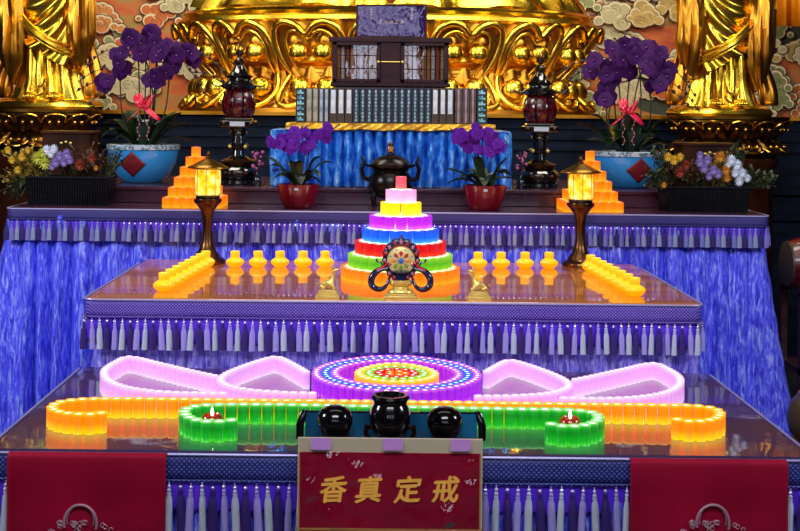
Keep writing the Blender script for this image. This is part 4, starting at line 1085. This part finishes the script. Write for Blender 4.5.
def big_orchid(px,pb,ptop_rim,wpx,cl,fl,buds,bow,side,diam,plate):
    d=7.85; b=P(px,pb,d); rimz=P(px,ptop_rim,d).z-Z4; r=wpx/2*d/F
    o=empty('potted_orchid',(b.x,d,Z4),'large dark violet orchid with red bow in a blue pot, %s back table'%side,'orchid')
    Hh=rimz
    MB().lathe([(r*.5,0),(r*.55,Hh*.03),(r*.74,Hh*.22),(r*.90,Hh*.5),(r*.97,Hh*.78),(r*.97,Hh*.86),(r*.9,Hh*.86),(r*.85,Hh*.8)],48).build('pot',M_pot,o)
    MB().lathe([(r*.97,Hh*.85),(r*1.01,Hh*.87),(r*1.01,Hh*.98),(r*.97,Hh),(r*.9,Hh),(r*.88,Hh*.9),(.001,Hh*.9)],48).build('pot_rim',M_rimp,o)
    dx=(diam-px)*d/F; s=.08
    def surf(x,z_):
        prof=[(0,.5),(.22,.74),(.5,.90),(.78,.97),(1,1)]; t=z_/Hh
        for (a_,q),(c_,e) in zip(prof,prof[1:]):
            if t<=c_: rr_=q+(e-q)*(t-a_)/(c_-a_); break
        rr_*=r; return -math.sqrt(max(0,rr_*rr_-x*x))-.003
    zc_=Hh*.50
    def df(a_,b2):
        u=(a_-.5)*2; v=(b2-.5)*2; x=dx+s*(u+v)*.5*1.05; z_=zc_+s*(v-u)*.5*1.0; return (x,surf(x,z_),z_)
    MB().grid(df,8,8).build('red_diamond',M_dia,o,solid=.002)
    pxx=(plate-px)*d/F; MB().box(pxx-.022,pxx+.022,-r*1.02-.001,-r*1.01+.01,Hh*.87,Hh*.98).build('price_sticker',M_label,o,smooth=False)
    rq=random.Random(px)
    for k in range(17):
        a=2*PI*k/17+rq.uniform(-.2,.2); L=rq.uniform(.16,.30); z0=Hh*.92
        MB().grid(leaf_fn((.05*math.cos(a),.05*math.sin(a),z0),(L*math.cos(a)*1.15,L*math.sin(a)*.7,z0+rq.uniform(.02,.26)),.062,rq.uniform(.02,.07)),6,10).build('leaf',M_leaf,o,ang=80)
    ends=[]
    def toL(x,y,dy=0): q=P(x,y,d+dy); return (q.x-b.x,dy,q.z-Z4)
    for k,(x,y) in enumerate(cl):
        bx=px+rq.uniform(-22,24); dy=rq.uniform(-.08,.08)
        p0=toL(px+(bx-px)*.5,ptop_rim+2,dy*.4); p1=toL(bx,(y+ptop_rim)/2+5,dy*.7); p2=toL(bx+(x-bx)*.3,y-4,dy); p3=toL(x,y,dy)
        MB().tube(resample([p0,p1,p2,p3],.03),.0045,6).build('stem',M_stem,o)
    for (x0,y0,x1,y1) in buds:
        q=resample([toL(x0,y0,-.03),toL((x0+x1)/2,(y0+y1)/2-3,-.06),toL(x1,y1,-.08)],.02)
        mb=MB(); mb.tube(q,[.0035]*len(q),6)
        for i in range(2,len(q),3): mb.sph((q[i].x,q[i].y,q[i].z+.006),.011,1,7,(1,1,1.2))
        mb.build('bud_spray',[M_stem,M_bud],o)
    for (x,y) in fl:
        q=toL(x+rq.uniform(-1,1),y+rq.uniform(-1,1),rq.uniform(-.16,-.04))
        flower_mesh(rq.uniform(.052,.066),M_petal,o,q,(rq.uniform(-.3,.3),rq.uniform(-.5,.5),rq.uniform(-.6,.6)))
    # bow
    bo=MB(); c=toL(*bow,-.13)
    for s_ in (-1,1):
        for (dx_,dz_,w_) in ((.06,.06,.042),(.05,.02,.036),(.03,.075,.036),(.095,-.085,.022)):
            def bf_(a_,b2): t=b2; ww=w_*(.25+.75*math.sin(PI*min(1,t*.8+.1)));return (c[0]+s_*(dx_*t)+ww*(a_-.5)*(.9 if dz_<0 else .6),c[1]-.02*math.sin(PI*t)+.015*(a_-.5),c[2]+dz_*t+ww*(a_-.5)*1.2)
            bo.grid(bf_,4,8)
    bo.sph(c,.016,0,10); bo.build('ribbon_bow',M_bow,o,solid=.003,ang=80)
    mb=MB()
    for s_ in (-1,1):
        for k in range(14): mb.sph((c[0]+s_*(.03+.008*math.sin(k)),c[1]-.02,c[2]-.05-.012*k),.004,k%2,6)
    mb.build('bead_strings',[M_bow,M_label],o)
    return o
rq=random.Random(21)
def blob(cs,n):
    out=[]
    for k in range(n):
        cx_,cy_,rx_,ry_=cs[k%len(cs)]; a=rq.uniform(0,2*PI); t=math.sqrt(rq.random()); out.append((cx_+rx_*t*math.cos(a),cy_+ry_*t*math.sin(a)))
    return out
flL=blob([(115,62,12,16),(132,44,9,8),(153,38,8,6),(150,57,12,9),(172,46,11,9),(186,54,10,9),(157,77,10,12),(176,60,9,9),(107,80,8,8),(150,50,18,12)],44)
big_orchid(143,187,144,72,[(112,70),(130,45),(150,42),(155,75),(172,50),(188,58),(120,60),(165,66)],flL,[(108,50,86,68),(112,78,76,92),(108,68,78,82),(196,52,224,72),(190,72,222,82),(110,88,90,104),(186,66,206,96)],(144,106),'left',138,144)
flR=blob([(600,62,12,18),(612,50,14,9),(630,62,12,12),(655,52,8,9),(665,72,12,12),(640,46,14,8),(615,80,10,12),(648,72,10,12),(605,95,6,8),(655,84,8,6)],44)
big_orchid(627,193,151,74,[(598,70),(612,50),(630,60),(655,52),(668,76),(610,88),(640,70),(650,80)],flR,[(588,62,560,72),(590,75,555,98),(672,68,695,96),(674,84,700,112),(592,70,566,82),(668,90,690,108)],(628,111),'right',633,627)
def red_orchid(px,pb,prim,wpx,fl,buds,side,dots):
    d=7.2; b=P(px,pb,d); Hh=P(px,prim,d).z-Z3; r=wpx/2*d/F
    o=empty('potted_orchid',(b.x,d,Z3),'small purple orchid in a deep red pot before the %s end of the blue stand'%side,'orchid')
    MB().lathe([(r*.62,0),(r*.68,Hh*.04),(r*.82,Hh*.3),(r*.94,Hh*.7),(r*1.0,Hh*.93),(r*1.01,Hh),(r*.93,Hh),(r*.9,Hh*.9),(.001,Hh*.9)],44).build('pot',M_rpot,o)
    x=dots; MB().box(x*d/F-.011,x*d/F+.011,-r*.97-.002,-r*.9,Hh*.78,Hh*.88).build('pot_sticker',M_label,o,smooth=False)
    rq=random.Random(px)
    for k in range(15):
        a=2*PI*k/15+rq.uniform(-.2,.2); L=rq.uniform(.12,.24)
        MB().grid(leaf_fn((.03*math.cos(a),.03*math.sin(a),Hh*.92),(L*math.cos(a),L*math.sin(a)*.6,Hh*.95+rq.uniform(-.01,.17)),.038,rq.uniform(.02,.06)),6,9).build('leaf',M_leaf,o,ang=80)
    def toL(x,y,dy=0): q=P(x,y,d+dy); return (q.x-b.x,dy,q.z-Z3)
    for (x0,y0,x1,y1) in buds:
        q=resample([toL(px+(x0-px)*.2,prim,0),toL(px+(x0-px)*.5,y0+8,-.01),toL(x0,y0,-.03),toL(x1,y1,-.05)],.02)
        MB().tube(q,.0035,6).build('stem',M_stem,o)
    for (x,y) in fl:
        q=toL(x,y,rq.uniform(-.1,-.02)); flower_mesh(rq.uniform(.034,.042),M_petal2,o,q,(rq.uniform(-.3,.3),rq.uniform(-.5,.5),rq.uniform(-.7,.7)))
fl=blob([(275,142,7,5),(288,138,8,6),(300,132,8,6),(310,140,8,6),(322,137,6,5),(328,132,5,4),(295,145,14,5),(312,150,10,5)],26)
red_orchid(298.5,209,184,43,fl,[(275,140,268,146),(300,130,303,126),(325,135,340,124),(312,142,318,150)],'left',-1)
fl=blob([(458,136,6,5),(468,140,8,6),(480,133,8,6),(490,138,8,6),(500,142,6,6),(474,146,10,5),(488,148,8,5)],26)
red_orchid(484.5,210,185,44,fl,[(460,136,450,128),(480,130,482,126),(502,138,508,146),(470,142,466,148)],'right',-1)
# ---------------------------------------------------------------- flower baskets
M_wick=mat('dark_wicker','#14141a',.6,spec=.08); tcn=nd(M_wick,'ShaderNodeTexCoord'); wv=nd(M_wick,'ShaderNodeTexWave'); wv.inputs['Scale'].default_value=22; wv.inputs['Distortion'].default_value=3; lk(M_wick,tcn.outputs['Object'],wv.inputs[0]); rp=ramp(M_wick,[(.4,'#020204'),(.9,'#1c1a22')]); lk(M_wick,wv.outputs[0],rp.inputs[0]); lk(M_wick,rp.outputs[0],bsdf(M_wick).inputs['Base Color'])
def leafm(n,c,c2): m=mat(n,c,.6); noise_col(m,9,[(.3,c),(.7,c2)]); return m
M_fol=[leafm('basket_foliage','#1c2c14','#3a4420'),leafm('dry_foliage','#2c1c10','#5c3418'),leafm('yellow_foliage','#5c4a10','#a08428')]
M_fc={'y':leafm('chartreuse_bloom','#8c9420','#d0d048'),'w':leafm('white_bloom','#b8c4dc','#f0f4ff'),'l':leafm('lilac_bloom','#6450a0','#a894d8'),'o':leafm('orange_bloom','#a05c10','#e09428'),'g':leafm('golden_lily','#b08410','#f0c838'),'r':leafm('rust_bloom','#5c1c14','#9c3a20')}
def bloom(parent,k,loc,s):
    mb=MB(); n=13
    for ring_ in range(3):
        for i in range(n-3*ring_):
            a=2*PI*i/(n-3*ring_)+ring_*.2; el=.25+.45*ring_
            mb.tube([(0,0,0),(s*.6*math.cos(a)*math.cos(el),-s*.6*math.sin(el),s*.6*math.sin(a)*math.cos(el)),(s*math.cos(a)*math.cos(el*.9),-s*.8*math.sin(el),s*math.sin(a)*math.cos(el*.9))],[s*.08,s*.2,s*.06],5,0,flat=.4)
    o=mb.build('flower',M_fc[k],parent); o.location=loc; return o
def basket(xa,xb,pt,pb,fol,fls,side,lab):
    d0=7.15; a=P(xa,pb,d0).x; b=P(xb,pb,d0).x; H=P((xa+xb)/2,pt,d0).z-Z3; cx=(a+b)/2; w=(b-a)/2; dd=.105
    o=empty('flower_basket',(cx,d0+.12,Z3),lab,'flower basket')
    mb=MB()
    def wk(u,v):
        t=u*4; k=int(t)%4; f=t-int(t); c4=[(-w,-dd),(w,-dd),(w,dd),(-w,dd)]; p=c4[k]; q=c4[(k+1)%4]
        x=p[0]+(q[0]-p[0])*f; y=p[1]+(q[1]-p[1])*f; s=.94+.06*v; off=.006*math.sin(f*(60 if k%2==0 else 24)*PI/1.0)*math.cos(v*9*PI)
        nx,ny=[(0,-1),(1,0),(0,1),(-1,0)][k]; return (x*s+nx*off,y*s+ny*off,H*v)
    mb.grid(wk,480,18,closeu=True); mb.box(-w*.93,w*.93,-dd*.93,dd*.93,0,.01); mb.build('wicker_box',M_wick,o,ang=30)
    rim=MB(); rim.tube([(-w,-dd,H),(w,-dd,H),(w,dd,H),(-w,dd,H),(-w,-dd,H)],.008,8); rim.build('woven_rim',M_wick,o)
    MB().box(-w*.9,w*.9,-dd*.9,dd*.9,H*.8,H*.85).build('soil',M_soil,o,smooth=False)
    rq=random.Random(xa)
    def toL(x,y,dy=0): q=P(x,y,d0+.12+dy); return (q.x-cx,dy,q.z-Z3)
    for (fx,fy,rx_,ry_,mi,n) in fol:
        mb=MB()
        for k in range(n):
            aa=rq.uniform(0,2*PI); t=math.sqrt(rq.random()); tip=Vector(toL(fx+rx_*t*math.cos(aa),fy+ry_*t*math.sin(aa),rq.uniform(-.1,.1)))
            base=Vector((max(-w*.85,min(w*.85,tip.x*.8)),tip.y*.5,H*.85)); mid=base.lerp(tip,.6)+Vector((0,0,.02))
            mb.tube([base,mid,tip],.0018,4)
            for j in range(5):
                pq_=mid.lerp(tip,j/4); dv=Vector((rq.uniform(-1,1),rq.uniform(-.6,.6),rq.uniform(-.4,.9)))*.035
                mb.grid(leaf_fn(pq_,pq_+dv,.009,.004),2,3)
        mb.build('foliage',M_fol[mi],o,ang=80,kind='stuff')
    for (x,y,k,s) in fls: bloom(o,k,toL(x,y,-.11),s*1.2)
basket(25,108,178,206,[(14,168,16,22,2,38),(12,190,14,10,0,24),(85,160,24,15,1,70),(60,170,40,10,0,50),(118,165,10,18,0,20),(30,160,14,12,2,24)],
 [(38,158,'y',.034),(45,163,'y',.036),(43,153,'y',.028),(47,150,'w',.026),(54,149,'w',.024),(51,154,'w',.022),(60,156,'l',.026),(67,154,'l',.026),(56,162,'l',.026),(64,162,'l',.024),(52,166,'l',.022),(70,160,'l',.022),(22,157,'g',.022),(12,160,'g',.02),(8,150,'g',.02),(28,150,'g',.018),(80,165,'r',.03),(92,158,'r',.026),(18,170,'g',.02),(96,168,'o',.014)],'left',
 'dark wicker basket of yellow and lilac flowers, left end of back table')
basket(666,751,188,214,[(660,178,18,14,0,60),(680,172,16,14,1,60),(700,182,20,8,0,40),(745,178,14,12,0,40),(762,180,16,10,0,30),(735,155,12,14,0,24),(660,155,10,10,0,20),(720,160,16,8,2,20)],
 [(668,157,'g',.024),(674,160,'g',.026),(680,157,'g',.022),(700,162,'l',.026),(707,160,'l',.026),(704,168,'l',.026),(713,170,'l',.026),(709,176,'l',.022),(718,174,'l',.024),(700,155,'l',.02),(720,157,'o',.028),(726,170,'o',.026),(727,178,'o',.022),(731,160,'w',.028),(737,165,'w',.028),(742,173,'w',.026),(735,173,'w',.024),(739,181,'w',.026),(747,178,'w',.022),(728,165,'w',.018),(680,172,'r',.03),(686,165,'r',.026),(664,185,'o',.016)],'right',
 'dark wicker basket of golden, orange and white flowers, right end of back table')
# small pink flower sprigs in bottles beside the lanterns
M_pk=mat('dusty_pink_bloom','#a04878',.5); M_bott=mat('dark_bottle','#10181c',.1,coat=.5)
for px,side in ((257,'left'),(521,'right')):
    d=7.62; b=P(px,187,d); o=empty('flower_sprig',(b.x,d,Z4),'thin sprig of small pink blossoms in a dark bottle by the %s lantern'%side,'flower')
    MB().lathe([(.022,0),(.025,.01),(.024,.05),(.01,.07),(.009,.09),(.0112,.093)],14).build('bottle',M_bott,o)
    mb=MB(); mb.tube([(0,0,.05),(.01,0,.14),(-.01,0,.22)],.003,5); mb.tube([(.005,0,.1),(.03,0,.15)],.002,5); mb.build('stem',M_stem,o)
    rq2=random.Random(px); mb=MB()
    for k in range(16): mb.sph((rq2.uniform(-.03,.035),rq2.uniform(-.02,.02),rq2.uniform(.1,.22)),rq2.uniform(.006,.011),0,6)
    mb.build('blossoms',M_pk,o)
# dark bronze censer in front of the blue cloth
cb_=P(390,205,7.25); o=empty('bronze_censer',(cb_.x,7.22,Z3+.014),'dark bronze tripod censer with lion finial behind the candle tower','censer')
M_dbr=mat('black_bronze','#1a1414',.25,.6); 
MB().lathe([(.06,.045),(.10,.06),(.125,.10),(.125,.16),(.10,.20),(.11,.215),(.14,.225),(.145,.24),(.12,.24)],32).build('bowl',M_dbr,o)
for k in range(3): a=2*PI*k/3+PI/2; MB().tube([(.09*math.cos(a),.09*math.sin(a),.09),(.115*math.cos(a),.115*math.sin(a),.05),(.10*math.cos(a),.10*math.sin(a),0)],[.025,.018,.014],8).build('foot',M_dbr,o)
for s in (-1,1): MB().tube([(s*.12,0,.15),(s*.155,0,.16),(s*.165,0,.21),(s*.15,0,.25),(s*.16,0,.285)],[.014,.014,.012,.012,.008],8).build('handle',M_dbr,o)
lid=MB().lathe([(.115,.24),(.10,.262),(.07,.28),(.04,.29),(.03,.295)],32).build('lid',M_dbr,o)
skin('lion_finial',[(0,.02,.30),(0,.0,.325),(0,-.012,.355),(0,-.028,.362),(.018,-.03,.30),(-.018,-.03,.30),(0,.035,.33)],[(0,1),(1,2),(2,3),(1,4),(1,5),(0,6)],[.020,.020,.015,.009,.009,.009,.006],M_bronze,lid)
# small gilded chest behind each basket, before the statue plinths
for pa,pb,t_,b_,side in ((42,90,131,152,'left'),(683,737,143,160,'right')):
    d=8.1; a=P(pa,140,d).x; b=P(pb,140,d).x; zt_=P((pa+pb)/2,t_,d).z; o=empty('gilded_chest',((a+b)/2,d,Z4),'reddish gold lacquer chest behind the %s flower basket'%side,'chest')
    w=(b-a)/2; h=zt_-Z4
    MB().box(-w,w,-.001,.25,.02,h-.02).build('body',M_plinth,o,smooth=False,bev=.004)
    MB().box(-w-.012,w+.012,-.012,.262,h-.02,h).build('lid',M_plinth,o,smooth=False,bev=.004)
    mb=MB(); mb.box(-w-.01,w+.01,-.01,.26,0,.02); mb.build('foot_frame',M_plinth,o,smooth=False)
    mb=MB()
    for k in (-1,0,1): mb.sph((k*.03,-.006,h*.75+(.008 if k==0 else 0)),.011,0,8,(1,.3,.6))
    mb.build('clasp',M_brass,o)
# ---------------------------------------------------------------- right edge: red drum on stand, ribbed bronze gong bowl
M_rd=mat('red_lacquer_drum','#4c0410',.3,coat=.3); noise_col(M_rd,8,[(.35,'#2c020a'),(.7,'#680818')],(1,1,3))
dc=P(812,264,8.0); o=empty('red_drum',(dc.x,8.0,0),'dark red drum on a black stand at the right edge beside the back table','drum')
Mx=Matrix.Translation((0,0,dc.z))@Matrix.Rotation(PI/2,4,'Y')
rd=27*8.0/F
MB().lathe([(rd*.82,-.16),(rd*.93,-.11),(rd,-.04),(rd,.04),(rd*.93,.11),(rd*.82,.16)],40,0,M=Mx).build('barrel',M_rd,o)
MB().lathe([(rd*.8,-.168),(rd*.84,-.165),(rd*.84,-.15)],40,0,M=Mx).build('drumhead',mat('drumhead','#3c2c24',.5),o)
mb=MB()
for s in (-1,1):
    mb.box(s*.12-.02,s*.12+.02,-.2,-.16,0,dc.z-rd*.6); mb.box(s*.12-.02,s*.12+.02,.16,.2,0,dc.z-rd*.6)
mb.box(-.14,.14,-.2,-.16,dc.z-rd*1.06,dc.z-rd*.96); mb.box(-.14,.14,.16,.2,dc.z-rd*1.06,dc.z-rd*.96); mb.box(-.14,.14,-.2,.2,.3,.34)
mb.build('stand',M_wood,o,smooth=False)
gb=P(822,446,6.0); o=empty('ribbed_bowl',(gb.x,6.0,gb.z),'ribbed olive bronze bowl at the right edge beside the front table','bowl')
M_ol=mat('olive_bronze','#6c5a2c',.35,.6)
MB().lathe([(.06,0),(.10,.01),(.15,.06),(.165,.13),(.15,.20),(.11,.24),(.10,.245),(.1,.235)],44,0,wave=lambda a,z:1+.03*math.sin(a*22)).build('bowl_body',M_ol,o)
MB().lathe([(.10,.243),(.112,.25),(.10,.257),(.09,.25)],32).build('orange_rim',mat('rust_rim','#8c3c18',.4),o)
sb=MB(); sb.box(-.19,.19,-.19,.19,gb.z-.03,gb.z-.0005)
for sx in (-1,1):
    for sy in (-1,1): sb.box(sx*.16-.02,sx*.16+.02,sy*.16-.02,sy*.16+.02,0,gb.z-.03)
tag(sb.build('low_stool',M_wood,loc=(gb.x,6.0,0),smooth=False),'dark wooden stool holding the ribbed bronze bowl','stool')
# ---------------------------------------------------------------- light
def area(name,loc,target,size,power,col,sy=None):
    l=bpy.data.lights.new(name,'AREA'); l.energy=power; l.color=col; l.size=size
    if sy: l.shape='RECTANGLE'; l.size_y=sy
    o=bpy.data.objects.new(name,l); COL.objects.link(o); o.location=loc
    o.rotation_euler=(Vector(target)-Vector(loc)).to_track_quat('-Z','Y').to_euler(); return o
area('hall_light',(0,.6,4.6),(0,5.5,.6),3.0,165,(.95,.95,1),1.2)
area('side_light',(-4.2,4.2,3.2),(-.2,6.6,.7),.9,135,(.85,.88,1))
area('side_light',(4.4,3.6,3.4),(.6,6.6,.7),.9,95,(.85,.88,1))
area('throne_light',(-1.6,7.6,4.6),(-.8,11,2.3),1.6,110,(1,.95,.8))
area('throne_light',(1.6,7.6,4.6),(.9,11,2.3),1.6,110,(1,.95,.8))
area('throne_front_light',(0,5.2,5.6),(0,11,2.3),3.5,90,(1,.95,.82))
area('mural_light',(-2.6,9.6,5.2),(-2.6,12.5,2.4),.8,30,(1,.9,.7)); area('mural_light',(2.8,9.6,5.2),(2.8,12.5,2.4),.8,30,(1,.9,.7))
wd=bpy.data.worlds.new('w'); sc.world=wd; wd.use_nodes=True; wd.node_tree.nodes['Background'].inputs[0].default_value=(.25,.3,.5,1); wd.node_tree.nodes['Background'].inputs[1].default_value=.15
# ---------------------------------------------------------------- camera
cd=bpy.data.cameras.new('camera'); co=bpy.data.objects.new('camera',cd); COL.objects.link(co); sc.camera=co
cd.sensor_width=36; cd.lens=F/800*36; cd.shift_x=(400-CX)/800; cd.shift_y=-(265.5-CY)/800
co.matrix_world=Matrix.Translation((0,0,ZC))@Matrix.Rotation(PI/2,4,'X')@Matrix.Rotation(TH,4,'Z')
cd.clip_start=.05; cd.clip_end=60
sc.view_settings.view_transform='Standard'; sc.view_settings.look='None'; sc.view_settings.exposure=0
sc.cycles.max_bounces=8; sc.cycles.glossy_bounces=5
